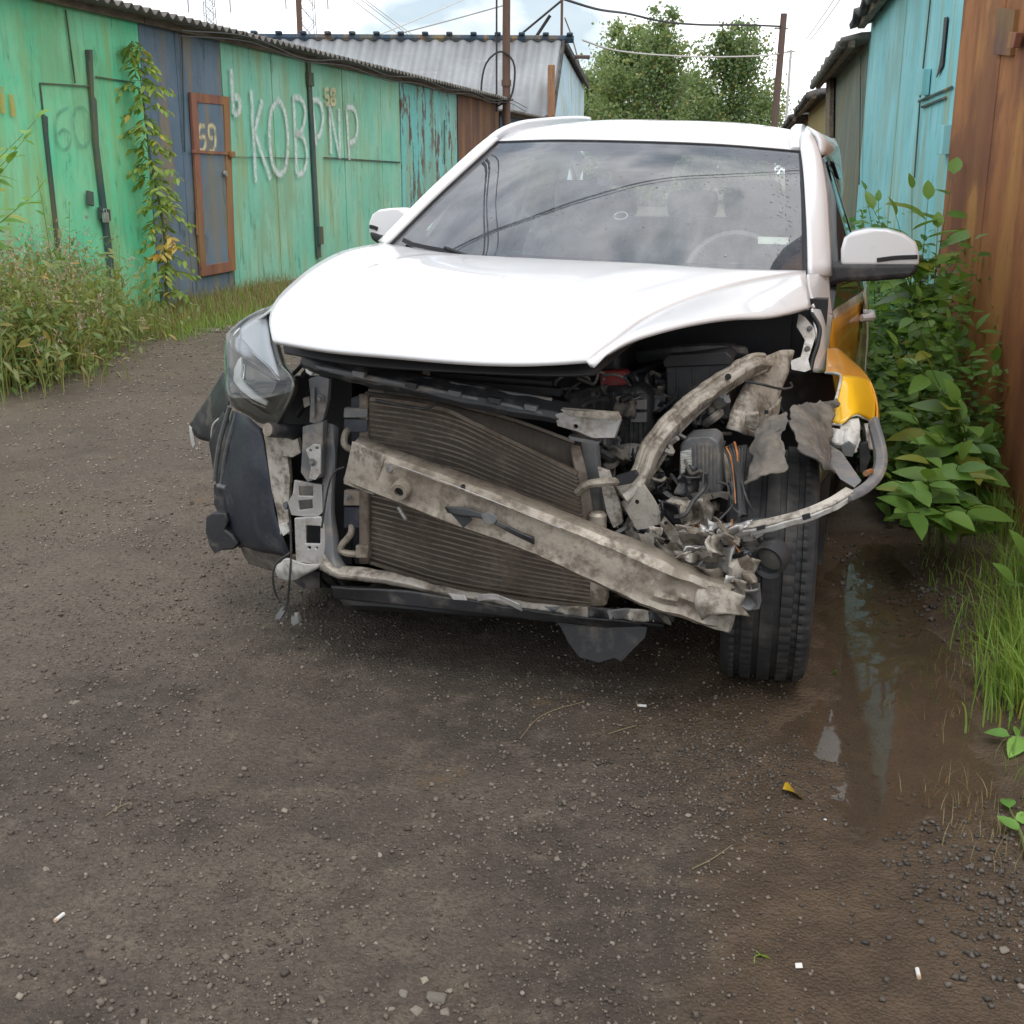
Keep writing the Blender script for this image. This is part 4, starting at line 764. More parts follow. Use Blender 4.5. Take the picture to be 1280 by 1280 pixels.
# engine bay, behind everything
cp('engine_block', MB().box((.0, .18, .62), (.72, .40, .42)).box((-.05, .10, .86), (.5, .3, .08)), M_blk2, bevel=.02)
cp('inner_wall', MB().box((-.60, .15, .66), (.05, .9, .36)).box((.02, .52, .9), (1.3, .05, .18)), M_blk2)
air = pplate('air_duct', [(700, 492), (742, 486), (800, 482), (812, 498), (815, 540), (806, 570), (760, 590), (730, 560), (712, 520)], -.16, M_black, .12, bevel=.02)
for i in range(6): pplate('duct_rib', rect(738 + i * 12, 490 + (i % 2) * 2, 744 + i * 12, 560), -.168, M_black, .012, parent=air, bevel=.003)
for i in range(2): pplate('duct_block', rect(788, 500 + i * 16, 808, 512 + i * 16), -.175, M_grey, .012, parent=air, bevel=.002)
pplate('red_cap', [(748, 468), (756, 464), (780, 464), (786, 468), (785, 484), (750, 484)], -.12, M_red, .05, bevel=.005)
bat = pplate('battery', rect(832, 450, 912, 525), -.06, M_black, .20, bevel=.006); pplate('battery_lid', [(828, 452), (836, 444), (908, 440), (916, 448), (914, 456), (830, 460)], -.075, M_blk2, .22, parent=bat, bevel=.004)
for x in (845, 865, 888): pplate('battery_rib', rect(x, 462, x + 3, 520), -.064, M_black, .01, parent=bat)
ptube('bay_pipe', [(800, 446, .05), (850, 440, .0), (900, 438, .05), (930, 442, .1)], .022, M_black, n=16); ptube('bay_hose', [(700, 470, .1), (740, 474, .0), (790, 470, .02), (830, 452, .1)], .018, M_blk2, n=16)
ptube('bellows_hose', [(762, 572, -.18), (780, 566, -.22), (798, 566, -.2), (812, 576, -.16)], .026, M_grey, n=14); 
for i in range(7): p = K(768 + i * 6, 570, -.22); cp('hose_ring', MB().lathe([(.027, -.003), (.031, 0), (.027, .003)], 14, p, (1, .1, .05)), M_black)
# strut tower plate and curved apron rail on the image-right side
sheet('strut_apron', [[(952, 446, .10), (972, 438, .16), (990, 440, .22), (992, 452, .24)], [(930, 480, .02), (952, 478, .06), (972, 478, .12), (985, 470, .18)], [(914, 510, -.04), (935, 512, -.02), (960, 508, .06), (972, 500, .12)], [(905, 536, -.08), (925, 540, -.08), (946, 542, -.02), (962, 530, .06)]], M_primer, .005, crum=.010, seed=6, csc=11)
sheet('torn_apron_edge', [[(962, 512, .05), (970, 506, .08), (976, 498, .14)], [(946, 550, -.04), (956, 552, .0), (966, 545, .04)], [(938, 570, -.08), (946, 574, -.06), (955, 566, -.02)]], M_primer, .005, crum=.008, seed=9)
pplate('apron_bracket', [(932, 518), (948, 516), (950, 532), (942, 540), (930, 534)], -.10, M_primer, .03, crum=.004, bevel=.004); pplate('curled_flange', [(928, 562), (936, 560), (948, 572), (944, 580), (936, 584), (930, 574)], -.12, M_primer, .012, crum=.004)
ptube('apron_hole', [(958, 513, .0), (958, 517, .0)], .006, M_blk2, n=3)
rail = [(958, 450, .08), (940, 453, .02), (905, 474, -.10), (872, 497, -.20), (838, 528, -.32), (815, 556, -.40), (803, 585, -.45), (792, 604, -.48), (776, 618, -.50)]
ar = cp('apron_rail', MB().sweep(cr_s(KP(rail), 60), [(-.029, -.020), (-.026, -.026), (.026, -.026), (.029, -.020), (.029, .008), (.020, .016), (.010, .016), (.006, .006), (-.006, .006), (-.010, .016), (-.020, .016), (-.029, .008)], up=(-.25, -.85, .35)).crumple(.006, 14, 4), M_primer, bevel=.002)
bolt(910, 471, -.135, .006, ar, M_blk2, 'hole'); ptube('rail_lip', [(958, 462, .06), (925, 478, -.02), (880, 510, -.14), (845, 545, -.27), (824, 580, -.36), (800, 612, -.46)], .006, M_primer, n=24, parent=ar)
ptube('hooked_wire', [(928, 476, -.04), (950, 480, -.05), (976, 486, .0), (990, 484, .02), (988, 478, .02)], .004, M_wire)
pplate('tie_clip', [(770, 596), (794, 588), (798, 594), (790, 604), (774, 608)], -.53, M_blk2, .02, crum=.005)
# front rail end plate and crumpled crash box
pplate('rail_end_plate', [(775, 628), (790, 616), (804, 606), (818, 624), (828, 645), (846, 664), (862, 690), (872, 710), (858, 716), (836, 704), (808, 690), (798, 668), (786, 645)], lambda x, y: -.50 - (x - 775) * .0006, M_primer, .010, holes=[[(817, 657), (824, 656), (838, 676), (834, 682), (824, 674)], circ(797, 627, 3), circ(831, 655, 2.5)], crum=.004, seed=1)
pplate('rail_end_flange', [(786, 645), (798, 668), (808, 690), (795, 690), (778, 660)], -.47, M_primer, .02, crum=.004)
random.seed(21)
for i, (x, y, s1, s2, m_) in enumerate(((858, 640, 26, 18, M_primer), (846, 662, 20, 16, M_silver), (872, 682, 26, 20, M_primer), (892, 700, 30, 22, M_silver), (868, 700, 24, 18, M_primer), (912, 712, 26, 22, M_primer), (880, 722, 30, 18, M_beam), (922, 735, 24, 18, M_silver), (850, 715, 22, 16, M_silver), (900, 682, 22, 14, M_primer), (935, 712, 16, 22, M_beam), (838, 640, 18, 16, M_black), (905, 738, 30, 14, M_primer), (930, 748, 22, 14, M_grey))):
    w0 = (-.46 if x < 870 else -.62) - .006 * i; rows_ = [[(x + s1 * (a - .5) * 1.6 + random.uniform(-5, 5), y + s2 * (b_ - .5) * 1.6 + random.uniform(-4, 4), w0 + random.uniform(-.05, .05)) for a in (0, .33, .66, 1)] for b_ in (0, .5, 1)]
    sheet('crumpled_sheet', rows_, m_, .004, 12, 9, crum=.008, seed=i + 30, csc=20)
# control unit box with its label, wiring and connectors
ecu = pplate('control_unit', [(850, 556), (860, 548), (890, 546), (898, 552), (904, 612), (898, 622), (854, 622), (848, 600)], -.30, M_grey, .12, bevel=.006)
pplate('paper_label', [(850.5, 565), (864, 560), (865, 588), (851, 592)], -.306, M_label, .002, parent=ecu, bevel=0)
for x in range(868, 898, 5): pplate('fin', rect(x, 556, x + 2, 614), -.305, M_grey, .01, parent=ecu, bevel=0)
pplate('unit_bracket', [(852, 622), (900, 614), (918, 618), (922, 630), (900, 622), (880, 628), (862, 636), (852, 634)], -.30, M_primer, .012, crum=.004)
pplate('unit_bracket', [(905, 566), (912, 568), (914, 600), (908, 606)], -.28, M_primer, .01, crum=.003)
for i in range(7): ptube('loose_wire', [(906 + i * 3, 552 + (i * 7) % 9, -.34), (904 + i * 4, 560, -.42), (910 + i * 3, 570, -.44), (914 + i * 2, 590 + i * 2, -.52), (918 + i * 2, 630, -.60)], .0035, M_orange if i % 3 == 1 else M_wire, n=18, k=5)
ptube('wire_loom', [(916, 575, -.44), (924, 600, -.54), (926, 630, -.60), (928, 645, -.62)], .012, M_black); ptube('loose_wire', [(926, 600, -.56), (934, 625, -.62), (942, 640, -.62)], .003, M_wire)
plug = pplate('loose_plug', [(850, 634), (858, 628), (866, 632), (858, 646), (850, 645)], -.42, M_led, .03, bevel=.003); pplate('sensor_body', [(862, 640), (880, 626), (892, 640), (888, 660), (872, 664)], -.40, M_primer, .05, crum=.004, bevel=.006); pplate('orange_tag', [(858, 664), (872, 656), (876, 660), (862, 672)], -.43, M_orange, .012, crum=.003)
ptube('crushed_pipe', [(855, 676, -.56), (870, 690, -.6), (888, 694, -.62), (905, 690, -.60)], .022, M_beam)
p = K(963, 698, -.65); fl = cp('fog_lamp_ring', MB().lathe([(.034, -.02), (.044, -.025), (.046, 0), (.044, .03), (.034, .03)], 28, p, Vector((.35, 1, .25)), close=True).crumple(.004, 18, 3), M_black); cp('fog_lamp_glass', MB().lathe([(.001, .0), (.036, .006)], 20, p, Vector((.35, 1, .25))), M_lampdk, fl)

# radiator pack
ctop = [(463, 498), (520, 505), (570, 517), (620, 541), (668, 565), (722, 592)]; cbot = [(463, 702), (560, 731), (650, 747), (742, 758)]
T2 = cr_s([Vector((*p, 0)) for p in ctop], 30); B2 = cr_s([Vector((*p, 0)) for p in cbot], 30)
def cw_(u, v): return -.52 + .03 * math.sin(math.pi * u) * (1 - v) - .02 * u
def cpt(u, v, d=0): a = T2[int(round(u * 29))].lerp(B2[int(round(u * 29))], v); return K(a.x, a.y, cw_(u, v) + d)
k = N('condenser_fins'); wv = k.n('TexWave'); wv.inputs['Scale'].default_value = 95; wv.inputs['Distortion'].default_value = 1.5; wv.bands_direction = 'X'; k.l(k.tc.outputs['Object'], wv.inputs[0])
c = k.mix(wv.outputs[0], (.022, .018, .015), (.11, .088, .068)); c = k.mix(k.ramp(k.noise(12, 6, .65), .48, .72, 0, .7), c, (.16, .125, .092)); k.bsdf(c, .7, .2, bump=wv.outputs[0], bs=.6, bd=.003); M_fin = k.m
M_tubem = dusty('condenser_tube_alloy', (.20, .165, .13), (.12, .09, .066), .5, 10, .45, .35, .2, (.15, .12, .095))
cond = cp('condenser', MB().grid([[cpt(u, v, .007) for u in np.linspace(0, 1, 30)] for v in np.linspace(0, 1, 16)]), M_fin, solid=.012)
NT = 33
for i in range(NT):
    v = i / (NT - 1); wob = [math.sin(i * 2.1 + u * 9) * .0012 + (.0025 * math.sin(u * 23 + i) if .25 < u < .5 and i % 5 == 0 else 0) for u in np.linspace(0, 1, 30)]
    P = [cpt(u, v) + Vector((0, 0, wob[j])) for j, u in enumerate(np.linspace(0, 1, 30))]; t = .0052 if i in (0, NT - 1) else .0022
    cp('tube', MB().sweep(P, [(-.006, -t), (.006, -t), (.006, t), (-.006, t)]), M_tubem, cond)
r2t = cr_s([Vector((*p, 0)) for p in [(461, 488), (540, 499), (600, 514), (650, 528), (718, 553)]], 24)
rad = cp('radiator', MB().grid([[K(a.x, a.y + (200) * v, -.475) for a in r2t] for v in (0, .1, .3, .6, 1)]), M_fin, solid=.03)
for i in range(6): cp('tube', MB().tube([K(a.x, a.y + 6.5 * i, -.482) for a in r2t], .0028 if i else .007, 5), M_tubem, rad)
sheet('header_plate', [[(452, 492, -.50), (462, 494, -.51)], [(452, 600, -.52), (462, 600, -.53)], [(452, 704, -.52), (462, 704, -.53)]], M_tubem, .02)
pplate('side_tank', [(438, 498), (452, 496), (454, 704), (444, 706), (440, 690)], -.47, M_liner, .05, bevel=.004)
sheet('header_plate', [[(712, 556, -.50), (724, 558, -.49)], [(718, 590, -.52), (732, 595, -.50)], [(728, 660, -.53), (742, 662, -.51)], [(735, 757, -.53), (746, 758, -.51)]], M_tubem, .02)
pplate('side_tank', [(724, 548), (744, 552), (752, 640), (758, 755), (744, 758), (736, 640)], -.46, M_grey, .05, bevel=.006)
p0, p1 = K(747, 640, -.53), K(748, 757, -.53); cp('receiver_drier', MB().tube([p0, p0.lerp(p1, .03), p0.lerp(p1, .97), p1], [.018, .025, .025, .018], 16), M_beam)
ptube('drier_strap', [(722, 616, -.54), (735, 606, -.56), (752, 603, -.56), (772, 602, -.52)], .012, M_beam)
pplate('drier_bracket', [(746, 585), (760, 590), (774, 630), (778, 655), (766, 660), (758, 640)], -.50, M_primer, .02, crum=.006)
for (y0, y1, m_) in ((510, 522, M_grey), (524, 540, M_liner), (613, 632, M_beam), (634, 660, M_liner)): pplate('tank_bracket', [(430, y0), (459, y0 + 1), (459, y1), (429, y1)], -.53, m_, .02, bevel=.002)
bolt(434, 622, -.545, .006)
ptube('coolant_pipe', [(436, 535, -.52), (431, 545, -.54), (431, 556, -.55), (440, 562, -.54), (450, 560, -.52)], .010, M_beam)
ptube('coolant_pipe', [(440, 655, -.52), (438, 668, -.54), (428, 680, -.55), (426, 688, -.55), (436, 692, -.55), (452, 692, -.53)], .010, M_beam); pplate('pipe_flange', rect(444, 682, 460, 698), -.55, M_beam, .03, bevel=.004)
ptube('green_wire', [(402, 660, -.57), (410, 610, -.58), (418, 590, -.58), (430, 584, -.57)], .003, M_wire)

# upper cross-member, torn across the middle
um = [(384, 446, -.50), (420, 458, -.52), (500, 476, -.56), (580, 492, -.58), (650, 505, -.58), (700, 515, -.57), (735, 522, -.55)]
ucm = cp('upper_cross_member', MB().sweep(cr_s(KP(um), 40), [(-.035, -.012), (.03, -.018), (.035, .004), (.02, .016), (-.02, .014), (-.035, .008)], up=(0, -.5, .86)).crumple(.006, 12, 5), M_black, bevel=.002)
ptube('member_lip', [(390, 458, -.53), (470, 474, -.58), (560, 492, -.60), (640, 508, -.60), (700, 522, -.59)], .008, M_grey, n=30, parent=ucm); ptube('member_lip', [(400, 452, -.50), (500, 468, -.55), (600, 486, -.57), (690, 500, -.56)], .006, M_grey, n=30, parent=ucm)
for i, (x, y) in enumerate(((440, 466), (505, 480), (560, 490), (610, 499), (655, 508))): pplate('member_tab', [(x, y - 3), (x + 16, y), (x + 15, y + 7), (x + 1, y + 4)], -.615, M_black if i % 2 else M_grey, .02, parent=ucm, crum=.002)
ptube('latch_cable', [(470, 500, -.54), (520, 510, -.56), (540, 508, -.56), (545, 498, -.55), (530, 492, -.55), (480, 490, -.55)], .004, M_wire, n=24)
tb = pplate('torn_member_end', [(694, 518), (710, 514), (768, 520), (776, 528), (768, 548), (740, 548), (722, 540), (696, 532)], -.60, M_silver, .03, holes=[circ(719, 533, 3)], crum=.004, seed=2); pplate('torn_lip', [(700, 512), (770, 518), (774, 526), (712, 520)], -.625, M_primer, .03, parent=tb, crum=.004); pplate('under_lip', [(710, 545), (750, 552), (748, 556), (712, 550)], -.58, M_grey, .03, parent=tb)
pplate('lock_striker', [(530, 456), (536, 456), (538, 478), (530, 482), (525, 478)], -.50, M_primer, .008, crum=.003)
pplate('rear_member', [(440, 462), (560, 474), (700, 486), (700, 496), (560, 486), (440, 474)], -.40, M_blk2, .04); ptube('loom', [(380, 470, -.42), (400, 455, -.44), (460, 462, -.42), (560, 470, -.4), (690, 480, -.36)], .012, M_blk2, n=24)
# lower cross-member and undertray
sheet('lower_cross_member', [[(404, 692, -.55), (425, 706, -.56), (480, 714, -.57), (560, 734, -.58), (660, 752, -.58), (740, 764, -.57)], [(402, 704, -.59), (425, 718, -.60), (480, 724, -.60), (560, 741, -.60), (660, 760, -.60), (745, 770, -.58)], [(400, 712, -.58), (425, 724, -.59), (480, 730, -.59), (560, 746, -.59), (660, 766, -.58), (750, 776, -.56)]], M_primer, .004, 40, 10, crum=.005, seed=7)
sheet('undertray_lip', [[(415, 734, -.60), (500, 738, -.63), (600, 752, -.64), (700, 768, -.62), (800, 778, -.58)], [(420, 748, -.58), (500, 756, -.62), (600, 766, -.63), (700, 778, -.6), (805, 788, -.54)]], M_black, .005, 30, 8, crum=.004, seed=2)
sheet('undertray', [[(414, 732, -.56), (500, 736, -.56), (640, 760, -.56), (830, 782, -.5)], [(432, 758, -.54), (520, 764, -.54), (650, 772, -.54), (830, 786, -.46)], [(440, 760, -.1), (540, 762, -.1), (660, 766, -.1), (820, 778, -.1)]], M_blk2, .006, 20, 10)
pplate('silver_scrap', [(560, 742), (580, 744), (584, 750), (566, 750)], -.66, M_silver, .004, crum=.003); sheet('silver_scrap', [[(592, 746, -.66), (615, 744, -.66), (650, 756, -.65)], [(596, 752, -.66), (620, 752, -.66), (652, 764, -.64)]], M_silver, .004, crum=.006, seed=12)
for i, x in enumerate((690, 720, 750, 775, 800, 825)): sheet('torn_valance', [[(x - 16, 756 + i * 1.5, -.58), (x, 758 + i, -.6), (x + 18, 757 + i * 2, -.57)], [(x - 14, 770 + i, -.6), (x, 772 + i, -.58), (x + 16, 774 + i, -.6)]], (M_grey, M_primer, M_black)[i % 3], .004, 10, 6, crum=.007, seed=40 + i, csc=18)
pplate('hanging_undertray', [(684, 768), (740, 776), (808, 784), (806, 796), (792, 812), (776, 829), (767, 823), (748, 829), (724, 822), (710, 804), (700, 784)], lambda x, y: -.56 - (y - 768) * .0004, M_black, .005, crum=.004, seed=3)
cp('subframe', MB().box((.0, -.1, .26), (1.0, .25, .08)).box((-.1, .2, .24), (.9, .3, .05)), M_blk2, bevel=.01)

# bumper beam, broken loose and hanging down to the image-right
bt = [(442, 554, -.62), (480, 571, -.68), (560, 599, -.72), (660, 636, -.74), (779, 684, -.75), (883, 728, -.73), (932, 744, -.70)]
bb = [(430, 603, -.62), (466, 617, -.68), (560, 655, -.72), (660, 691, -.74), (797, 754, -.75), (872, 780, -.73), (911, 791, -.70)]
Tb, Bb = cr_s(KP(bt), 110), cr_s(KP(bb), 110)
sect = []
for a, b_ in zip(Tb, Bb):
    d = b_ - a; sect.append([a + Vector((0, .055, .012)), a + Vector((0, .008, .004)), a + d * .10 + Vector((0, -.010, 0))] + [a + d * q_ + Vector((0, -.006, 0)) for q_ in (.2, .32, .44, .56, .68, .8)] + [a + d * .92 + Vector((0, -.010, 0)), b_ + Vector((0, .006, -.002)), b_ + Vector((0, .055, -.01))])
mb = MB().grid(sect); mb2 = []
for q in mb.v:
    q = Vector(q); t = max(0, (q.x - .25) / .5); dn = mnoise.noise_vector(q * 9) * .016 * t + mnoise.noise_vector(q * 24) * .006 * (.25 + t) + mnoise.noise_vector(q * 60) * .002 * t + Vector((0, -.011, .004)) * max(0, 1 - 5 * abs(mnoise.noise(q * 11))) * min(1, t * 2.2); mb2.append(tuple(q + dn))
mb.v = mb2
beam = cp('bumper_beam', mb, M_beam, solid=.004, ang=28)
pplate('end_cap', [(440, 552), (481, 569), (467, 619), (429, 605)], lambda x, y: -.635 - (x - 430) / 50 * .062, M_primer, .006, parent=beam, crum=.001)
p = K(503, 611, -.71); cp('tow_eye_socket', MB().lathe([(.013, -.028), (.022, -.028), (.026, -.018), (.028, .01), (.013, .01)], 24, p, (0, 1, .1), close=True), M_beam, beam); cp('socket_bore', MB().lathe([(.0005, -.012), (.0135, -.012)], 16, p, (0, 1, .1)), M_blk2, beam)
bolt(488, 586, -.70, .009, beam)
for x, y in ((579, 608), (697, 664), (775, 694)): cp('hole', MB().lathe([(.0005, -.004), (.006, -.004), (.006, .002)], 10, K(x, y, -.735), (0, 1, 0)), M_blk2, beam)
ptube('painted_highlight', [(483, 577, -.695), (560, 604, -.736), (660, 644, -.755), (700, 660, -.758)], .0012, M_silver, n=24, parent=beam)  # silver tube painted in as the highlight along the beam's top bevel
fr_ = sheet('black_plastic_remnant', [[(556, 633, -.755), (575, 634, -.76), (600, 640, -.765), (625, 652, -.765), (666, 672, -.765)], [(560, 640, -.755), (576, 646, -.765), (600, 648, -.77), (628, 660, -.765), (667, 680, -.76)]], M_black, .008, 16, 5, crum=.004, seed=6, parent=beam)
pplate('plastic_tab', [(562, 640), (572, 652), (578, 660), (590, 650), (584, 644), (574, 640)], -.762, M_black, .006, parent=beam, crum=.003); pplate('plastic_tab', [(602, 644), (612, 640), (622, 648), (618, 656), (606, 655)], -.775, M_grey, .008, parent=beam, crum=.003)
sheet('torn_beam_end', [[(872, 730, -.73), (905, 738, -.74), (932, 744, -.72)], [(868, 752, -.75), (900, 752, -.76), (928, 756, -.72)], [(876, 776, -.74), (902, 768, -.77), (938, 770, -.70)]], M_primer, .004, 14, 12, crum=.007, seed=15, parent=beam); pplate('beam_flap', [(872, 778), (888, 770), (915, 768), (911, 791), (893, 787)], -.725, M_primer, .004, parent=beam, crum=.005, csc=20)
pplate('crash_box_stub', [(925, 742), (948, 740), (950, 760), (930, 764)], -.62, M_grey, .08, crum=.004); ptube('bent_bolt', [(498, 634, -.55), (508, 650, -.56)], .006, M_silver, n=4)

# image-left front corner: lamp, brackets, liner
hw_ = lambda x, y: -.46 - (x - 281) / 86 * .13 + max(0, 490 - y) * .0020
lens_top = pk([(283, 417), (300, 401), (318, 390), (336, 383)], hw_); lens_bot = pk([(295, 513), (310, 521), (324, 530), (347, 528)], hw_)
lens_l = pk([(283, 417), (280, 440), (281, 475), (285, 502), (295, 513)], hw_); lens_r = pk([(336, 383), (342, 420), (352, 456), (367, 481), (347, 528)], hw_)
lens_t2 = lens_top[:-1] + [lens_r[0]]; lens_b2 = lens_bot[:-1] + [lens_r[-1]]
hl = cp('headlight', MB().grid(coons(lens_t2, lens_b2, lens_l, lens_r, 20, 22, lambda u, v: (0, .006 + .10 * (math.sin(math.pi * u) * math.sin(math.pi * v)) ** .5, 0))), M_lampdk, solid=.008)
cp('lens', MB().grid(coons(lens_t2, lens_b2, lens_l, lens_r, 24, 24, lambda u, v: (0, -.018 * (math.sin(math.pi * min(1, u)) * math.sin(math.pi * v)) ** .6, 0))), M_lens, hl, ang=60, face=(0, -1, .3))
hw2 = lambda x, y: hw_(x, y) - .002
def lampbit(name, pts, m, d=0., t=.01): return pplate(name, pts, lambda x, y: hw_(x, y) + .020 + d, m, t, parent=hl, bevel=.003)
lampbit('upper_reflector', [(286, 420), (302, 404), (332, 388), (337, 430), (346, 462), (349, 474), (338, 466), (318, 450), (300, 436), (290, 428)], M_rail, .006)
lampbit('chrome_brow', [(284, 421), (300, 408), (300, 422), (318, 442), (338, 460), (350, 476), (343, 474), (320, 458), (302, 446), (288, 434)], M_chrome, -.004, .014)
lampbit('daytime_light', [(297, 450), (301, 446), (301, 460), (300, 472), (307, 482), (320, 494), (334, 502), (333, 508), (316, 500), (300, 488), (291, 476), (292, 462)], M_led, -.008, .016)
lampbit('projector', [(308, 456), (346, 478), (338, 496), (320, 488), (306, 478)], M_lampdk, .0, .012); lampbit('side_reflector', [(301, 452), (306, 456), (304, 476), (300, 470)], M_chrome, .0)
lampbit('amber_line', [(300, 490), (316, 502), (332, 509), (332, 511), (315, 504), (298, 492)], M_beam, -.010, .004); lampbit('lower_trim', [(288, 490), (300, 496), (330, 516), (345, 522), (326, 528), (300, 512)], M_lampdk, .004)
sheet('lamp_side_wall', [[(349, 454, -.51), (358, 464, -.46)], [(367, 481, -.60), (372, 484, -.50)], [(347, 528, -.54), (352, 528, -.46)]], M_lampdk, .006, parent=hl)
p0, p1 = K(335, 537, -.58), K(380, 540, -.44); cp('horn', MB().tube([p0, p0.lerp(p1, .05), p1], [.020, .022, .022], 16), M_black); cp('horn_face', MB().lathe([(.0005, 0), (.019, 0)], 16, p0 - (p1 - p0).normalized() * .002, (p1 - p0)), M_beam)
pplate('upper_bracket', [(385, 474), (398, 470), (411, 474), (410, 500), (404, 524), (398, 532), (386, 528), (388, 500)], -.53, M_grey, .02, crum=.003); bolt(400, 498, -.545, .007); pplate('bracket_rib', [(388, 486), (393, 484), (393, 522), (389, 524)], -.545, M_grey, .01)
pplate('lamp_plug', [(381, 457), (388, 454), (394, 464), (388, 470), (382, 466)], -.52, M_led, .02, bevel=.003); ptube('lamp_wire', [(364, 470, -.45), (372, 462, -.46), (380, 452, -.48), (380, 444, -.48)], .006, M_blk2); ptube('lamp_wire', [(372, 520, -.44), (382, 505, -.46), (386, 490, -.48)], .007, M_blk2); pplate('small_bracket', [(378, 498), (386, 496), (388, 506), (380, 510)], -.5, M_primer, .02)
pplate('middle_bracket', [(378, 534), (396, 530), (404, 526), (403, 548), (402, 596), (384, 602), (376, 590), (378, 560)], -.555, M_grey, .03, crum=.003); pplate('bolt_plate', [(382, 562), (392, 555), (401, 556), (401, 592), (394, 600), (386, 598), (389, 580)], -.575, M_silver, .006, holes=[circ(388, 563, 2), circ(396, 560, 2)]); bolt(390, 578, -.58, .007)
pplate('plastic_reinforcement', [(332, 546), (352, 544), (366, 550), (374, 560), (360, 572), (362, 600), (360, 640), (362, 668), (350, 668), (346, 640), (338, 610), (334, 575)], lambda x, y: -.46 - (x - 332) * .001, M_primer, .02, crum=.004, seed=3); pplate('plastic_lug', [(354, 555), (372, 548), (376, 566), (366, 572), (354, 570)], -.50, M_primer, .02, crum=.002); bolt(358, 632, -.50, .008)
pplate('chassis_leg_plate', [(368, 600), (392, 604), (402, 606), (404, 640), (396, 648), (364, 644), (360, 628), (366, 618)], -.54, M_silver, .010, holes=[rect(374, 607, 391, 620), [(373, 626), (390, 624), (391, 636), (374, 638)]], crum=.002)
pplate('chassis_leg_web', [(372, 606), (392, 606), (392, 640), (372, 640)], -.50, M_grey, .01)
pplate('lower_plate', [(368, 648), (400, 646), (406, 660), (406, 700), (398, 706), (370, 702)], -.555, M_silver, .010, holes=[rect(382, 657, 400, 680), circ(387, 685, 2.2), circ(396, 685, 1.4)], crum=.003, seed=8); pplate('lower_plate_back', rect(372, 650, 404, 700), -.50, M_blk2, .01)
sheet('bent_white_bracket', [[(344, 708, -.50), (362, 698, -.54), (385, 704, -.56), (404, 702, -.56)], [(346, 716, -.50), (362, 712, -.54), (380, 716, -.56), (400, 708, -.56)], [(350, 722, -.48), (364, 724, -.52), (378, 720, -.54), (395, 712, -.54)]], M_whplast, .005, crum=.006, seed=4); pplate('white_lug', [(348, 656), (358, 653), (362, 664), (354, 670), (350, 664)], -.50, M_whplast, .012, crum=.002)
sheet('support_post', [[(402, 528, -.50), (414, 530, -.52), (424, 534, -.50)], [(404, 580, -.52), (415, 580, -.54), (420, 582, -.51)], [(404, 640, -.54), (412, 640, -.56), (418, 644, -.53)], [(406, 690, -.55), (416, 694, -.57), (428, 700, -.54)], [(412, 708, -.56), (422, 712, -.58), (436, 712, -.55)]], M_grey, .008, 10, 24, crum=.004, seed=5)
pplate('dark_backing', [(362, 470), (440, 470), (440, 706), (370, 706), (356, 640), (350, 540)], -.34, M_blk2, .02)
sheet('wheel_arch_liner', [[(292, 514, -.30), (308, 520, -.38), (328, 536, -.42)], [(280, 560, -.26), (306, 570, -.40), (336, 590, -.46)], [(274, 610, -.24), (306, 625, -.40), (344, 640, -.47)], [(286, 664, -.24), (320, 672, -.40), (358, 680, -.48)], [(300, 684, -.24), (330, 690, -.38), (364, 696, -.46)]], M_liner, .006, 16, 18, crum=.004, seed=1)
sheet('liner_edge', [[(262, 552, -.2), (276, 520, -.24), (286, 508, -.26)], [(268, 590, -.2), (276, 580, -.24), (284, 560, -.28)], [(272, 606, -.2), (278, 604, -.22), (282, 602, -.26)]], M_black, .006)
for a_, b2_ in (((287, 508), (268, 600)), ((296, 516), (277, 606))): ptube('liner_rib', [(*a_, -.32), ((a_[0] + b2_[0]) / 2 - 3, (a_[1] + b2_[1]) / 2, -.30), (*b2_, -.26)], .008, M_grey, n=14)
sheet('bumper_flap', [[(280, 466, -.22), (284, 485, -.26), (286, 507, -.28)], [(258, 500, -.16), (268, 515, -.2), (276, 530, -.22)], [(238, 530, -.12), (246, 546, -.14), (266, 553, -.18)]], M_black, .006, crum=.002); pplate('flap_edge', [(236, 532), (241, 536), (244, 556), (241, 561), (238, 552)], -.13, M_whplast, .006); ptube('flap_wire', [(264, 556, -.2), (266, 532, -.22), (278, 520, -.24)], .003, M_cab2, n=10)
pplate('bumper_bracket', [(257, 646), (266, 641), (282, 641), (285, 652), (280, 662), (290, 668), (298, 680), (292, 688), (276, 688), (268, 692), (261, 682), (257, 664)], -.30, M_black, .04, crum=.003, bevel=.006); pplate('bracket_post', [(267, 606), (278, 608), (282, 640), (272, 642), (267, 630)], -.27, M_black, .03, crum=.003); ptube('clip', [(273, 607, -.28), (283, 610, -.3)], .008, M_grey, n=4)
sheet('liner_lower', [[(300, 682, -.26), (330, 690, -.36), (372, 694, -.48)], [(312, 704, -.22), (340, 712, -.32), (376, 712, -.44)]], M_lin2, .006, crum=.003); pplate('valance_end', [(376, 712), (400, 716), (400, 736), (380, 736), (360, 722)], -.46, M_black, .02, crum=.003)
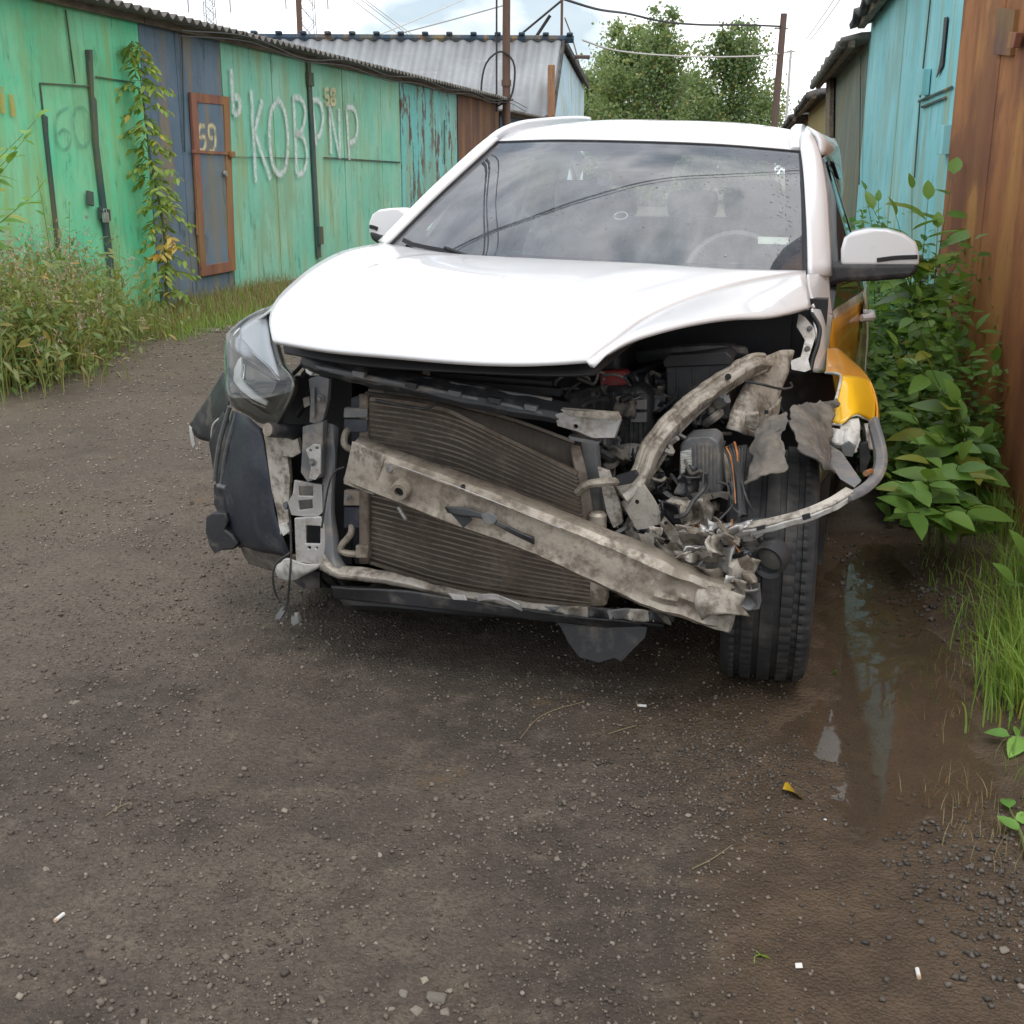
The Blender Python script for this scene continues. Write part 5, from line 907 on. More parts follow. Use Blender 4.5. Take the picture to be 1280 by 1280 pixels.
# dangling wires with two plugs
ptube('dangling_wire', [(363, 650, -.53), (364, 690, -.55), (362, 725, -.55), (359, 757, -.53)], .0035, M_wire, n=18); ptube('dangling_wire', [(364, 690, -.56), (346, 704, -.56), (341, 722, -.56), (346, 745, -.54), (359, 757, -.53)], .0035, M_wire, n=20)
for pts in ([(352, 759), (357, 763), (350, 775), (343, 775), (344, 770)], [(364, 768), (371, 767), (374, 779), (366, 784), (363, 778)]): pplate('dangling_plug', pts, -.53, M_grey, .02, bevel=.003)
ptube('dangling_wire', [(359, 757, -.53), (354, 762, -.53)], .004, M_wire, n=3); ptube('dangling_wire', [(359, 757, -.53), (367, 769, -.53)], .004, M_wire, n=3)
# hidden flank: the other front wing
sheet('front_wing', [[(474, 308, .72), (430, 319, .43), (394, 338, .10), (366, 362, -.20), (346, 384, -.42)], [(460, 312, .74), (415, 326, .45), (378, 348, .13), (345, 378, -.16), (322, 400, -.34)]], M_white, .006)
mb = MB().grid([[Vector((-.90 + .01 * abs(z - .7), w, z)) for w in np.linspace(.36, .65, 4)] for z in np.linspace(.24, 1.0, 6)]); cp('front_wing_rear', mb, M_white, solid=.006)
# raindrops on bonnet and glass
dv = []; mbd = MB()
for _ in range(260):
    i, j = random.random(), random.random(); q = coons_q = None
    u, v = random.random() * .98, random.random() * .95
    gq = gw; p = onscreen(min(max((.955 + random.gauss(0, .02)) if random.random() < .6 else u, .02), .985), v * .97, .001); r = random.uniform(.0015, .0035)
    mbd.lathe([(r, 0), (r * .8, r * .35), (.0002, r * .55)], 6, p, (0, -.45, .89))
tag(cp('raindrops', mbd, M_drop, screen), kind='stuff')

random.seed(77)
for i in range(16):                                                 # severed wires and pipes in the torn corner
    x, y = random.uniform(770, 930), random.uniform(560, 690); w = random.uniform(-.46, -.28) if x < 880 else random.uniform(-.64, -.56)
    P = [(x, y, w)]
    for j in range(4): x += random.uniform(-18, 18); y += random.uniform(2, 20); w += random.uniform(-.03, .01); P.append((x, y, w))
    ptube('severed_wire', P, random.choice((.003, .004, .006)), (M_wire, M_wire, M_grey, M_black, M_orange)[i % 5], n=20, k=5)
for i in range(22):
    x, y = random.uniform(780, 945), random.uniform(600, 745); w = -.40 - .2 * (x > 880) - random.uniform(0, .06); s1 = random.uniform(7, 16); a0 = random.uniform(0, 6)
    pts = [(x + s1 * random.uniform(.5, 1.1) * math.cos(a0 + k_ * 1.05), y + s1 * random.uniform(.4, .9) * math.sin(a0 + k_ * 1.05)) for k_ in range(6)]
    sheet('torn_scrap', [[(x + s1 * (a - .5) * 1.7 + random.uniform(-4, 4), y + s1 * (b_ - .5) * 1.5 + random.uniform(-4, 4), w + random.uniform(-.03, .03)) for a in (0, .33, .66, 1)] for b_ in (0, .5, 1)], (M_black, M_primer, M_grey, M_silver, M_blk2, M_beam)[i % 6], .004, 10, 8, crum=.012, seed=i + 60, csc=24)

random.seed(123)
for i in range(44):                                                 # hoses, brackets and wiring that pack the bay
    x, y = random.uniform(715, 905), random.uniform(462, 640); w = random.uniform(-.34, -.14) if x < 790 or y > 590 else random.uniform(-.10, .02); P = [(x, y, w)]
    for j in range(4): x += random.uniform(-22, 22); y += random.uniform(-10, 16); w += random.uniform(-.03, .03); P.append((x, y, w))
    ptube('bay_hose', P, random.choice((.004, .006, .009, .014)), (M_black, M_grey, M_blk2, M_wire, M_lin2)[i % 5], n=18, k=6)
for i in range(46):
    x, y = random.uniform(720, 910), random.uniform(470, 680); w = random.uniform(-.36, -.18) if x < 800 or y > 585 else random.uniform(-.10, .02); s1 = random.uniform(7, 18); a0 = random.uniform(0, 6)
    pts = [(x + s1 * random.uniform(.6, 1.1) * math.cos(a0 + k_ * 1.05), y + s1 * random.uniform(.5, .9) * math.sin(a0 + k_ * 1.05)) for k_ in range(6)]
    sheet('bay_bracket', [[(x + s1 * (a - .5) * 1.7 + random.uniform(-4, 4), y + s1 * (b_ - .5) * 1.5 + random.uniform(-4, 4), w + random.uniform(-.03, .03)) for a in (0, .33, .66, 1)] for b_ in (0, .5, 1)], (M_black, M_lin2, M_grey, M_primer, M_lin2, M_black)[i % 6], .004, 10, 8, crum=.012, seed=i + 160, csc=24)
for i in range(26):                                                 # torn strips round the beam end and the crash box
    x, y = random.uniform(800, 945), random.uniform(655, 765); w = -.60 - random.uniform(0, .09); l_ = random.uniform(12, 34); a0 = random.uniform(-.5, .9); t_ = random.uniform(4, 10)
    rows_ = [[(x + l_ * (a - .5) * math.cos(a0) + random.uniform(-2, 2), y + l_ * (a - .5) * math.sin(a0) + b_ * t_ + random.uniform(-2, 2), w + random.uniform(-.03, .03)) for a in (0, .33, .66, 1)] for b_ in (0, 1)]
    sheet('torn_strip', rows_, (M_primer, M_silver, M_beam, M_black, M_primer, M_lin2)[i % 6], .003, 12, 5, crum=.006, seed=i + 200, csc=26)

for i in range(18):                                                 # crushed pipework between the apron rail and the control unit
    x, y = random.uniform(795, 860), random.uniform(545, 640); w = random.uniform(-.40, -.30); P = [(x, y, w)]
    for j in range(3): x += random.uniform(-14, 14); y += random.uniform(-6, 18); w += random.uniform(-.03, .02); P.append((x, y, w))
    ptube('crushed_pipe', P, random.choice((.005, .008, .011)), (M_lin2, M_black, M_primer, M_grey)[i % 4], n=14, k=6)

# ------------------------------------------------------------------ vegetation
def leafmat(name, c1, c2, tl=.35, gloss=.45):
    k = N(name); oi = k.n('ObjectInfo'); a = k.noise(2.2, 4, .6); b = k.noise(23, 3, .5)
    f = k.mth('ADD', k.mth('MULTIPLY', oi.outputs['Random'], .45), k.mth('ADD', k.mth('MULTIPLY', a, .45), k.mth('MULTIPLY', b, .3)))
    ge = k.n('NewGeometry'); f = k.mth('ADD', f, k.mth('MULTIPLY', k.mth('SUBTRACT', ge.outputs['Random Per Island'], .5), .5)); c = k.mix(k.ramp(f, .3, .85), c1, c2); c = k.mix(k.ramp(k.mth('FRACT', k.mth('ADD', k.mth('MULTIPLY', oi.outputs['Random'], 7.3), ge.outputs['Random Per Island'])), .90, .97, 0, .75), c, (c2[0] * 1.5 + .06, c2[1] * .95, c2[2] * .7)); p = k.n('BsdfPrincipled'); k.l(c, p.inputs['Base Color']); p.inputs['Roughness'].default_value = gloss
    t = k.n('BsdfTranslucent'); k.l(k.mix(.5, c, (c2[0] * 1.5, c2[1] * 1.3, c2[2] * .5)), t.inputs[0]); m = k.n('MixShader'); m.inputs[0].default_value = tl; k.l(p.outputs[0], m.inputs[1]); k.l(t.outputs[0], m.inputs[2]); k.l(m.outputs[0], k.out.inputs[0]); return k.m
ML_big = leafmat('broad_leaf', (.10, .25, .045), (.23, .42, .085)); ML_under = leafmat('undergrowth_leaf', (.07, .17, .035), (.18, .33, .07), .45); ML_tree = leafmat('poplar_leaf', (.12, .20, .085), (.25, .34, .15), .45)
ML_grass = leafmat('grass_blade', (.15, .28, .045), (.29, .44, .10), .45); ML_dry = leafmat('dry_grass', (.20, .16, .07), (.30, .24, .12)); ML_weed = leafmat('weed_leaf', (.12, .23, .06), (.33, .35, .13), .45); ML_seed = leafmat('pinkish_seed_head', (.34, .24, .20), (.46, .34, .29), .2); ML_sap = leafmat('sapling_leaf', (.17, .28, .05), (.42, .48, .12)); ML_yel = leafmat('yellow_leaf', (.50, .34, .05), (.58, .42, .10))
k = N('green_stem'); k.bsdf((.12, .15, .05), .6); M_stem = k.m
k = N('grey_bark'); k.bsdf(k.mix(k.noise(6, 5, .6, (8, 8, 1)), (.11, .09, .07), (.20, .175, .145)), .9, bump=k.noise(20, 5), bs=.4); M_bark = k.m
def leaf_geo(L=1., wd=.5, fold=.18, droop=.25, n=6, tipsharp=.8):
    v = []; f = []
    for i in range(n):
        t = i / (n - 1); w = wd * .5 * (math.sin(math.pi * t ** tipsharp) ** .8 if 0 < t < 1 else .02); z = -droop * t * t
        v += [(-w, t * L, z + fold * w), (0, t * L, z), (w, t * L, z + fold * w)]
    for i in range(n - 1):
        a = 3 * i; f += [(a, a + 1, a + 4, a + 3), (a + 1, a + 2, a + 5, a + 4)]
    return np.array(v, float), np.array(f)
def scatter_mesh(name, tv, tf, pos, fwd, up, size):                 # copies of one small template joined into one mesh
    fwd = fwd / (np.linalg.norm(fwd, axis=1, keepdims=True) + 1e-9); sd = np.cross(fwd, up); sd /= np.linalg.norm(sd, axis=1, keepdims=True) + 1e-9; u2 = np.cross(sd, fwd)
    V = pos[:, None, :] + size[:, None, None] * (tv[None, :, 0:1] * sd[:, None, :] + tv[None, :, 1:2] * fwd[:, None, :] + tv[None, :, 2:3] * u2[:, None, :])
    Fc = tf[None] + (np.arange(len(pos)) * len(tv))[:, None, None]; me = mesh_np(name, V.reshape(-1, 3), Fc.reshape(-1, tf.shape[1])); me.polygons.foreach_set('use_smooth', [True] * len(me.polygons)); return me
def blades(name, base, h, lean, wd, m, seg=5):                      # curved grass blades
    n = len(base); a = rng.uniform(0, 2 * np.pi, n) if lean is None else lean[0] + rng.normal(0, lean[1], n); dx, dy = np.cos(a), np.sin(a); bend = rng.uniform(.15, .95, n); t = np.linspace(0, 1, seg)
    cx = h[:, None] * bend[:, None] * .8 * t ** 2; cz = h[:, None] * (t - .42 * bend[:, None] * t ** 2.4); hw = wd[:, None] * (1 - t ** 1.6) * .5
    C = np.stack([base[:, None, 0] + dx[:, None] * cx, base[:, None, 1] + dy[:, None] * cx, base[:, None, 2] + cz], -1); S = np.stack([-dy, dx, np.zeros(n)], -1)[:, None, :] * hw[..., None]
    V = np.stack([C - S, C + S], 2).reshape(n, seg * 2, 3); q = np.array([(2 * i, 2 * i + 1, 2 * i + 3, 2 * i + 2) for i in range(seg - 1)]); Fc = q[None] + (np.arange(n) * seg * 2)[:, None, None]
    me = mesh_np(name, V.reshape(-1, 3), Fc.reshape(-1, 4)); return link(name, me, None, m)
LEAFD = []
for i in range(4):
    v, f = leaf_geo(1., (.50, .56, .46, .60)[i], (.25, .1, .35, .18)[i], (.10, .30, .22, .42)[i]); me = mesh_np('leaf', v, f); me.polygons.foreach_set('use_smooth', [True] * len(f)); me.materials.append(ML_big); LEAFD.append(me)
def zg(x, y): return float(ground_z(np.array([x]), np.array([y]))[0])
def shrub(base, tips, size, lab, name='leafy_shrub', cat='shrub', grp='broad leaved shrubs along the right wall', nl=9, datas=LEAFD, start=.35):
    e = empty(name, (base[0], base[1], zg(base[0], base[1]) - .02), 0, lab, cat, grp); o = Vector(e.location)
    for tip in tips:
        tip = Vector(tip) - o; b0 = Vector((random.uniform(-.06, .06), random.uniform(-.1, .1), 0)); mid = b0.lerp(tip, .55) + Vector((b0.x - tip.x, b0.y - tip.y, 0)) * .18 + Vector((0, 0, tip.length * .08))
        P = cr_s([b0, mid, tip], 24); obj('stem', MB().tube(P, [.006 * (1 - i / 30) for i in range(24)], 5), M_stem, e)
        for j in range(nl):
            t = start + (1 - start) * j / (nl - 1); i = min(int(t * 23), 23); p = P[i]; tg = (P[min(i + 1, 23)] - P[max(i - 1, 0)]).normalized(); sd = tg.cross(Vector((0, 0, 1))); sd = sd.normalized() if sd.length > .05 else Vector((1, 0, 0))
            d = (sd * (1 if j % 2 else -1) * random.uniform(.7, 1.1) + tg * random.uniform(.15, .6) + Vector((random.uniform(-.35, .35), random.uniform(-.55, .15), random.uniform(-.25, .25)))).normalized()
            if j == nl - 1: d = (tg + Vector((0, 0, .3))).normalized()
            up = (Vector((random.uniform(-.3, .3), random.uniform(-.7, .0), 1))).normalized(); x = d.cross(up).normalized(); z = x.cross(d); s = size * random.uniform(.7, 1.15) * (1 - .4 * max(0, t - .75) / .25)
            lf = bpy.data.objects.new('leaf', random.choice(datas)); COL.objects.link(lf); lf.parent = e; lf.matrix_local = Matrix.Translation(p) @ Matrix((x, d, z)).transposed().to_4x4() @ Matrix.Scale(s, 4)
    return e
rw = lambda off, s: RF.wld((off, s, 0))
b = rw(-.22, 6.35); shrub((b.x, b.y), [D(1192, 218, 6.5), D(1140, 236, 6.3), D(1092, 262, 6.4), D(1172, 285, 6.2), D(1112, 300, 6.2), D(1195, 330, 6.1), D(1160, 250, 6.3), D(1120, 270, 6.2)], .20, 'tallest leafy shrub reaching above the mirror before the turquoise garage', nl=10)
b = rw(-.28, 7.5); shrub((b.x, b.y), [D(1082, 238, 7.4), D(1098, 252, 7.3), D(1078, 272, 7.2)], .12, 'leafy shrub partly hidden behind the mirror', nl=9)
b = rw(-.22, 4.95); shrub((b.x, b.y), [D(1122, 432, 4.75), D(1165, 462, 4.7), D(1196, 505, 4.6), D(1140, 520, 4.5), D(1175, 545, 4.4)], .175, 'leafy shrub with arching stem beside the yellow wing', nl=9, start=.25)
b = rw(-.34, 4.5); shrub((b.x, b.y), [D(1150, 560, 4.1), D(1200, 575, 4.1), D(1112, 598, 4.0), D(1212, 632, 4.0), D(1182, 640, 3.9), D(1130, 640, 3.9), D(1160, 600, 4.0)], .150, 'low broad leaved shrub right of the torn wheel', nl=8)
b = rw(-.16, 5.55); shrub((b.x, b.y), [D(1110, 350, 5.5), D(1150, 372, 5.4), D(1185, 400, 5.3), D(1215, 440, 5.1)], .10, 'dense small leaved shrub against the rusty garage', nl=10)
b = G(1300, 780); shrub((b.x, b.y), [D(1268, 728, 3.5), D(1285, 700, 3.6)], .17, 'broad leaf plant over the grass at the right edge', 'broad_leaf_plant', 'plant', 'broad leaf plants at the right edge', nl=3, start=.7)
b = G(1300, 1085); shrub((b.x, b.y), [D(1262, 1010, 2.42), D(1268, 1040, 2.38)], .085, 'bright low plant at the right edge below the grass', 'broad_leaf_plant', 'plant', 'broad leaf plants at the right edge', nl=3, start=.6)
b = G(1320, 960); shrub((b.x, b.y), [D(1262, 920, 2.75), D(1275, 985, 2.6)], .12, 'grey green toothed weed at the right edge between grass and low plant', 'broad_leaf_plant', 'plant', 'broad leaf plants at the right edge', nl=3, start=.6)
# undergrowth filling the strip along the right wall
n = 7200; s_ = 4.9 + 8.2 * rng.random(n) ** 1.3; off = -.52 * rng.random(n) ** .8 - .02; off = np.where(s_ < 5.2, off * .8 - .08, off); hmax = np.interp(s_, [3.5, 4.2, 5, 5.8, 6.6, 8, 13], [.15, .25, .62, 1.0, 1.15, 1.05, 1.0]) * (1 - .55 * (np.abs(off) / .55) ** 1.5)
hmax *= .72 + .5 * (fbm(s_ * 1.7, off * 3, 3) + .4); zz = hmax * rng.random(n) ** .65; pos = np.array([RF.wld((a, b_, 0)) for a, b_ in zip(off, s_)]); pos[:, 2] = zz + .02
tv, tf = leaf_geo(1., .55, .2, .2, 4); fw = rng.normal(0, 1, (n, 3)); fw[:, 2] = fw[:, 2] * .4 + .1; fw[:, 1] -= .3; up = np.tile([0., -.35, 1.], (n, 1)) + rng.normal(0, .35, (n, 3))
tag(link('undergrowth', scatter_mesh('undergrowth', tv, tf, pos, fw, up, rng.uniform(.03, .10, n)), None, ML_under), 'tangled small leaved undergrowth along the right wall', 'undergrowth', kind='stuff')
def on_ground(x, y): return np.stack([x, y, ground_z(x, y) - .004], -1)
# grass at the right edge
bx, by = [], []
for px, py, r, c in ((1262, 690, .16, 160), (1285, 760, .17, 260), (1270, 820, .12, 240), (1268, 872, .10, 200), (1300, 900, .14, 160), (1250, 660, .12, 90)):
    g_ = G(px, py); bx.append(rng.normal(g_.x, r * .5, c)); by.append(rng.normal(g_.y, r * .6, c))
bx, by = np.concatenate(bx), np.concatenate(by); n = len(bx)
tag(blades('grass', on_ground(bx, by), rng.uniform(.10, .30, n), (math.pi * .95, 1.1), rng.uniform(.003, .007, n), ML_grass, 7), 'long green grass arching over the puddle edge', 'grass', kind='stuff')
bx, by = [], []
for px, py, r, c in ((1215, 1000, .07, 60), (1240, 860, .10, 110), (1190, 880, .10, 70), (1255, 1050, .06, 60), (1215, 830, .08, 60)): g_ = G(px, py); bx.append(rng.normal(g_.x, r, c)); by.append(rng.normal(g_.y, r, c))
bx, by = np.concatenate(bx), np.concatenate(by); n = len(bx); tag(blades('dry_grass', on_ground(bx, by), rng.uniform(.03, .09, n), None, rng.uniform(.0015, .003, n), ML_dry, 4), 'short dry straw beside the puddle', 'grass', kind='stuff')
n = 900; bx = rng.normal(0, 1, n) * 0; s_ = rng.uniform(2.2, 5.0, n); off = -.45 * rng.random(n); p_ = np.array([RF.wld((a, b_, 0)) for a, b_ in zip(off, s_)]); tag(blades('low_grass', on_ground(p_[:, 0], p_[:, 1]), rng.uniform(.03, .12, n), None, rng.uniform(.002, .005, n), ML_grass, 4), 'short grass at the foot of the rusty garage', 'grass', kind='stuff')
# left verge: tall seeding grass, weeds, short grass
def left_pts(n, px0, px1, lat0, lat1, skew=1.):                     # points on the verge: distance along the lane and out from the gates
    s0, s1 = LF.onX(px0, 300, 0).y, LF.onX(px1, 300, 0).y; s = s0 + (s1 - s0) * rng.random(n); o = lat0 + (lat1 - lat0) * rng.random(n) ** skew; p = np.array([LF.wld((a, b_, 0)) for a, b_ in zip(o, s)]); return p[:, 0], p[:, 1], s, o
g0 = G(20, 480); c0 = LF.loc(g0)
def clump(n, px, py, rx, ry): g_ = G(px, py); return rng.normal(g_.x, rx, n), rng.normal(g_.y, ry, n)
cl = [clump(900, -10, 478, .30, .35), clump(1000, 25, 462, .25, .45), clump(800, 60, 445, .24, .5), clump(500, 95, 436, .22, .5), clump(700, -40, 440, .3, .6), clump(500, 20, 420, .3, .5)]
bx, by = np.concatenate([c[0] for c in cl]), np.concatenate([c[1] for c in cl]); n = len(bx); hh = rng.uniform(.35, .95, n) * np.interp(bx, [-4.2, -3.6, -3.1, -2.8], [1.0, 1.0, .8, .45])
tag(blades('tall_grass', on_ground(bx, by), hh, None, rng.uniform(.004, .010, n), ML_weed, 6), 'tall grassy weeds before the bright green garage', 'weeds', kind='stuff')
n2 = 17000; i_ = rng.integers(0, n, n2); hz = hh[i_] * rng.uniform(.1, .95, n2); pos = np.stack([bx[i_] + rng.normal(0, .07, n2), by[i_] + rng.normal(0, .07, n2), hz], -1); tv, tf = leaf_geo(1., .3, .2, .3, 4); fw = rng.normal(0, 1, (n2, 3)); fw[:, 2] += .5
tag(link('weed_leaves', scatter_mesh('weed_leaves', tv, tf, pos, fw, rng.normal(0, .4, (n2, 3)) + [0, -.2, 1], rng.uniform(.04, .11, n2)), None, ML_weed), 'leafy weeds mixed into the tall grass on the left', 'weeds', kind='stuff')
n2 = 9100; i_ = rng.integers(0, n, n2 // 26); i_ = np.repeat(i_, 26); tt = rng.random(len(i_)); pos = np.stack([bx[i_] + rng.normal(0, .02, len(i_)), by[i_] + rng.normal(0, .02, len(i_)), hh[i_] * (.85 + .35 * tt)], -1); fw = rng.normal(0, .6, (len(i_), 3)); fw[:, 2] += 1
tag(link('seed_heads', scatter_mesh('seed_heads', tv, tf, pos, fw, rng.normal(0, 1, (len(i_), 3)), rng.uniform(.012, .034, len(i_))), None, ML_seed), 'pinkish seed heads over the tall grass on the left', 'weeds', kind='stuff')
x1, y1, _, _ = left_pts(5200, 70, 330, .02, 1.15, 1.5); n = len(x1); tag(blades('verge_grass', on_ground(x1, y1), rng.uniform(.04, .22, n), None, rng.uniform(.004, .010, n), ML_grass, 4), 'short green grass along the foot of the left gates', 'grass', kind='stuff')
x1, y1, _, _ = left_pts(4200, 60, 345, .02, .95, 1.3); n = len(x1); tag(blades('dead_grass', on_ground(x1, y1), rng.uniform(.05, .34, n), None, rng.uniform(.003, .008, n), ML_dry, 4), 'dead brown grass along the foot of the left gates', 'grass', kind='stuff')
x1, y1, _, _ = left_pts(1500, 340, 640, .02, .8, 1.5); n = len(x1); tag(blades('far_verge_grass', on_ground(x1, y1), rng.uniform(.05, .2, n), None, rng.uniform(.006, .014, n), ML_grass, 4), 'thin grass at the foot of the far left gates', 'grass', kind='stuff')
# sapling climbing between the green and the blue gate
s_b = LF.onX(203, 340, .22); b = LF.wld((.22, s_b.y, 0)); sp = empty('sapling', b, 0, 'thin sapling with drooping pinnate leaves and yellow leaves between green and blue gates', 'sapling')
tr_ = cr_s([(0, 0, 0), (.05, 0, .8), (-.03, .0, 1.6), (-.06, 0, 2.3), (-.10, .0, 2.58)], 30); obj('trunk', MB().tube(tr_, [.022 * (1 - i / 36) for i in range(30)], 6), M_stem, sp)
pos, fw = [], []; ypos, yfw = [], []; mbr = MB()
for i in range(62):
    t = .06 + .94 * i / 61; p = tr_[min(int(t * 29), 29)]; a = i * 2.4 + random.uniform(-.4, .4); ln = random.uniform(.16, .30) * (1.0 if t < .9 else .6) * (1.15 if t < .25 else 1); d = Vector((math.cos(a) * 1.0, math.sin(a) * .6, random.uniform(-.1, .35))); q = p + d * ln + Vector((0, 0, -.12 * ln / .3)); br = cr_s([p, p.lerp(q, .5) + Vector((0, 0, .05)), q], 8); mbr.tube(br, .003, 4); yel = (.22 < t < .36 and i % 3 == 0)
    for j in range(1, 8):
        for sgn in (-1, 1): (ypos if yel else pos).append(br[j]); (yfw if yel else fw).append(Vector((-d.y * sgn + d.x * .5, d.x * sgn + d.y * .5, random.uniform(-.8, -.1))))
obj('twigs', mbr, M_stem, sp); tv, tf = leaf_geo(1., .36, .2, .2, 5)
for nm, P_, F_, m in (('foliage', pos, fw, ML_sap), ('yellow_foliage', ypos, yfw, ML_yel)):
    P_ = np.array(P_); F_ = np.array(F_); n = len(P_); o = link(nm, scatter_mesh(nm, tv, tf, P_ + rng.normal(0, .015, P_.shape), F_, np.tile([0, -.4, 1.], (n, 1)) + rng.normal(0, .3, (n, 3)), rng.uniform(.07, .12, n)), sp, m); o['kind'] = 'stuff'
# branch with dark leaves reaching in at the left edge
v, f = leaf_geo(1., .34, .2, .25); me = mesh_np('leaf', v, f); me.materials.append(ML_big); b = G(-90, 500)
shrub((b.x, b.y), [D(45, 150, 7.2), D(30, 175, 7.1), D(48, 238, 7.0), D(20, 262, 6.9), D(10, 205, 7.1)], .17, 'dark leaved branch reaching in at the left edge', 'bush', 'shrub', None, nl=9, start=.66)
b = LF.wld((.35, LF.onX(70, 300, .35).y, 0)); shrub((b.x, b.y), [LF.wld((.35, LF.onX(45, 200, .35).y, 1.35)), LF.wld((.4, LF.onX(80, 260, .35).y, 1.15)), LF.wld((.5, LF.onX(100, 300, .35).y, .9))], .09, 'spindly weed against the bright green gate', 'tall_weed', 'weed', None, nl=14, datas=[me], start=.3)
# trees beyond the lane
def tree(px, dist, top_py, wid, lab, seed, nleaf=15000):
    rn = np.random.default_rng(seed); random.seed(seed); b = D(px, 200, dist); H = CAMH + (215 - top_py) / 1530 * dist; e = empty('tree', (b.x, b.y, 0), 0, lab, 'tree', 'trees beyond the lane')
    mb = MB(); mb.tube(cr_s([(0, 0, -.1), (.1, 0, H * .35), (-.1, .1, H * .7), (.05, 0, H * .93)], 14), [.22 * (1 - i / 15) + .02 for i in range(14)], 8); cen = []; axes_ = []
    for i in range(26):
        t = .16 + .8 * (i / 25); a = i * 2.4; r = wid * .5 * math.sin(math.pi * min(1, (t * .80 + .10))) ** .9 * random.uniform(.35, 1.25); p0 = Vector((random.uniform(-.1, .1), 0, H * (t - .14))); p1 = Vector((math.cos(a) * r, math.sin(a) * r, H * min(t + random.uniform(-.02, .16), 1.02))); P = cr_s([p0, p0.lerp(p1, .5) + Vector((0, 0, -.1)), p1], 7); mb.tube(P, [.06 * (1 - j / 8) for j in range(7)], 5)
        for j in range(2, 7): cen.append(P[j]); axes_.append(random.uniform(.18, .52))
    for i in range(9): a = random.uniform(0, 6.28); hz_ = random.uniform(.84, 1.10); cen.append(Vector((math.cos(a) * wid * .22, math.sin(a) * .4, H * hz_))); axes_.append(.16 if hz_ > .98 else .26)
    obj('trunk', mb, M_bark, e); cen = np.array(cen); ax_ = np.array(axes_); i_ = rn.integers(0, len(cen), nleaf); pos = cen[i_] + rn.normal(0, 1, (nleaf, 3)) * ax_[i_][:, None] * [1, 1, .85]; tv, tf = leaf_geo(1., .8, .1, .1, 3)
    o = link('crown', scatter_mesh('crown', tv, tf, pos, rn.normal(0, 1, (nleaf, 3)), rn.normal(0, .6, (nleaf, 3)) + [0, -.3, .8], rn.uniform(.10, .20, nleaf)), e, ML_tree); o['kind'] = 'stuff'
tree(795, 55, 62, 5.0, 'broad leafy tree behind the white roof, left of two tall ones', 3, 24000); tree(912, 56, 58, 4.0, 'leafy tree behind the white roof, right of two tall ones', 5, 17000)
tree(745, 60, 100, 3.6, 'low leafy tree beside the pale blue gable', 8, 16000); tree(822, 52, 50, 2.0, 'slender tree top rising between the two tall ones', 9, 9000); tree(862, 62, 108, 4.4, 'low leafy tree filling the gap behind the roof', 12, 13000); tree(950, 60, 118, 2.4, 'small ragged tree left of the wooden pole', 14, 5000)

# ------------------------------------------------------------------ loose stones and litter
def stone_geo(seed):                                                # an angular chip
    r = np.random.default_rng(seed); v = np.array([(x, y, z) for x in (-1, 1) for y in (-1, 1) for z in (-1, 1)], float) * .62 + r.uniform(-.34, .34, (8, 3)); v[v[:, 2] > 0, :2] *= r.uniform(.55, .85)
    f = np.array([(0, 1, 3), (0, 3, 2), (4, 6, 7), (4, 7, 5), (0, 4, 5), (0, 5, 1), (2, 3, 7), (2, 7, 6), (0, 2, 6), (0, 6, 4), (1, 5, 7), (1, 7, 3)]); return v * [1, .85, .5], f
k = N('road_stone'); ge = k.n('NewGeometry'); c = k.mix(k.ramp(ge.outputs['Random Per Island'], .0, .7), (.070, .056, .045), (.175, .142, .112)); c = k.mix(k.ramp(ge.outputs['Random Per Island'], .86, 1.0), c, (.25, .21, .17)); k.bsdf(c, .85, bump=k.noise(150, 4), bs=.3); M_stone = k.m
k = N('flake_stone'); ge = k.n('NewGeometry'); k.bsdf(k.mix(ge.outputs['Random Per Island'], (.11, .09, .072), (.34, .29, .24)), .9); M_flake = k.m
k = N('pale_stone'); oi = k.n('ObjectInfo'); k.bsdf(k.mix(oi.outputs['Random'], (.12, .105, .09), (.27, .235, .18)), .85, bump=k.noise(150, 4), bs=.4); M_pstone = k.m
k = N('dark_stone'); ge = k.n('NewGeometry'); k.bsdf(k.mix(ge.outputs['Random Per Island'], (.045, .038, .032), (.115, .096, .078)), .7, bump=k.noise(150, 4), bs=.3); M_dstone = k.m
def stones(name, x, y, size, m, lab):
    n = len(x); parts = []; allv = []; allf = []; base = 0
    z = ground_z(x, y); grp = rng.integers(0, 12, n)
    for g_ in range(12):
        i_ = np.where(grp == g_)[0]; tv, tf = stone_geo(50 + g_); a = rng.uniform(0, 6.28, len(i_)); fwd = np.stack([np.cos(a), np.sin(a), rng.normal(0, .15, len(i_))], -1); fwd /= np.linalg.norm(fwd, axis=1, keepdims=True); up = np.tile([0, 0, 1.], (len(i_), 1)) + rng.normal(0, .12, (len(i_), 3)); sd = np.cross(fwd, up); sd /= np.linalg.norm(sd, axis=1, keepdims=True); u2 = np.cross(sd, fwd)
        V = np.stack([x[i_], y[i_], z[i_] + size[i_] * .20], -1)[:, None] + size[i_][:, None, None] * .5 * (tv[None, :, :1] * sd[:, None] + tv[None, :, 1:2] * fwd[:, None] + tv[None, :, 2:] * u2[:, None]); allv.append(V.reshape(-1, 3)); allf.append((tf[None] + (np.arange(len(i_)) * 8)[:, None, None] + base).reshape(-1, 3)); base += len(i_) * 8
    return tag(link(name, mesh_np(name, np.concatenate(allv), np.concatenate(allf)), None, m), lab, 'gravel', kind='stuff')
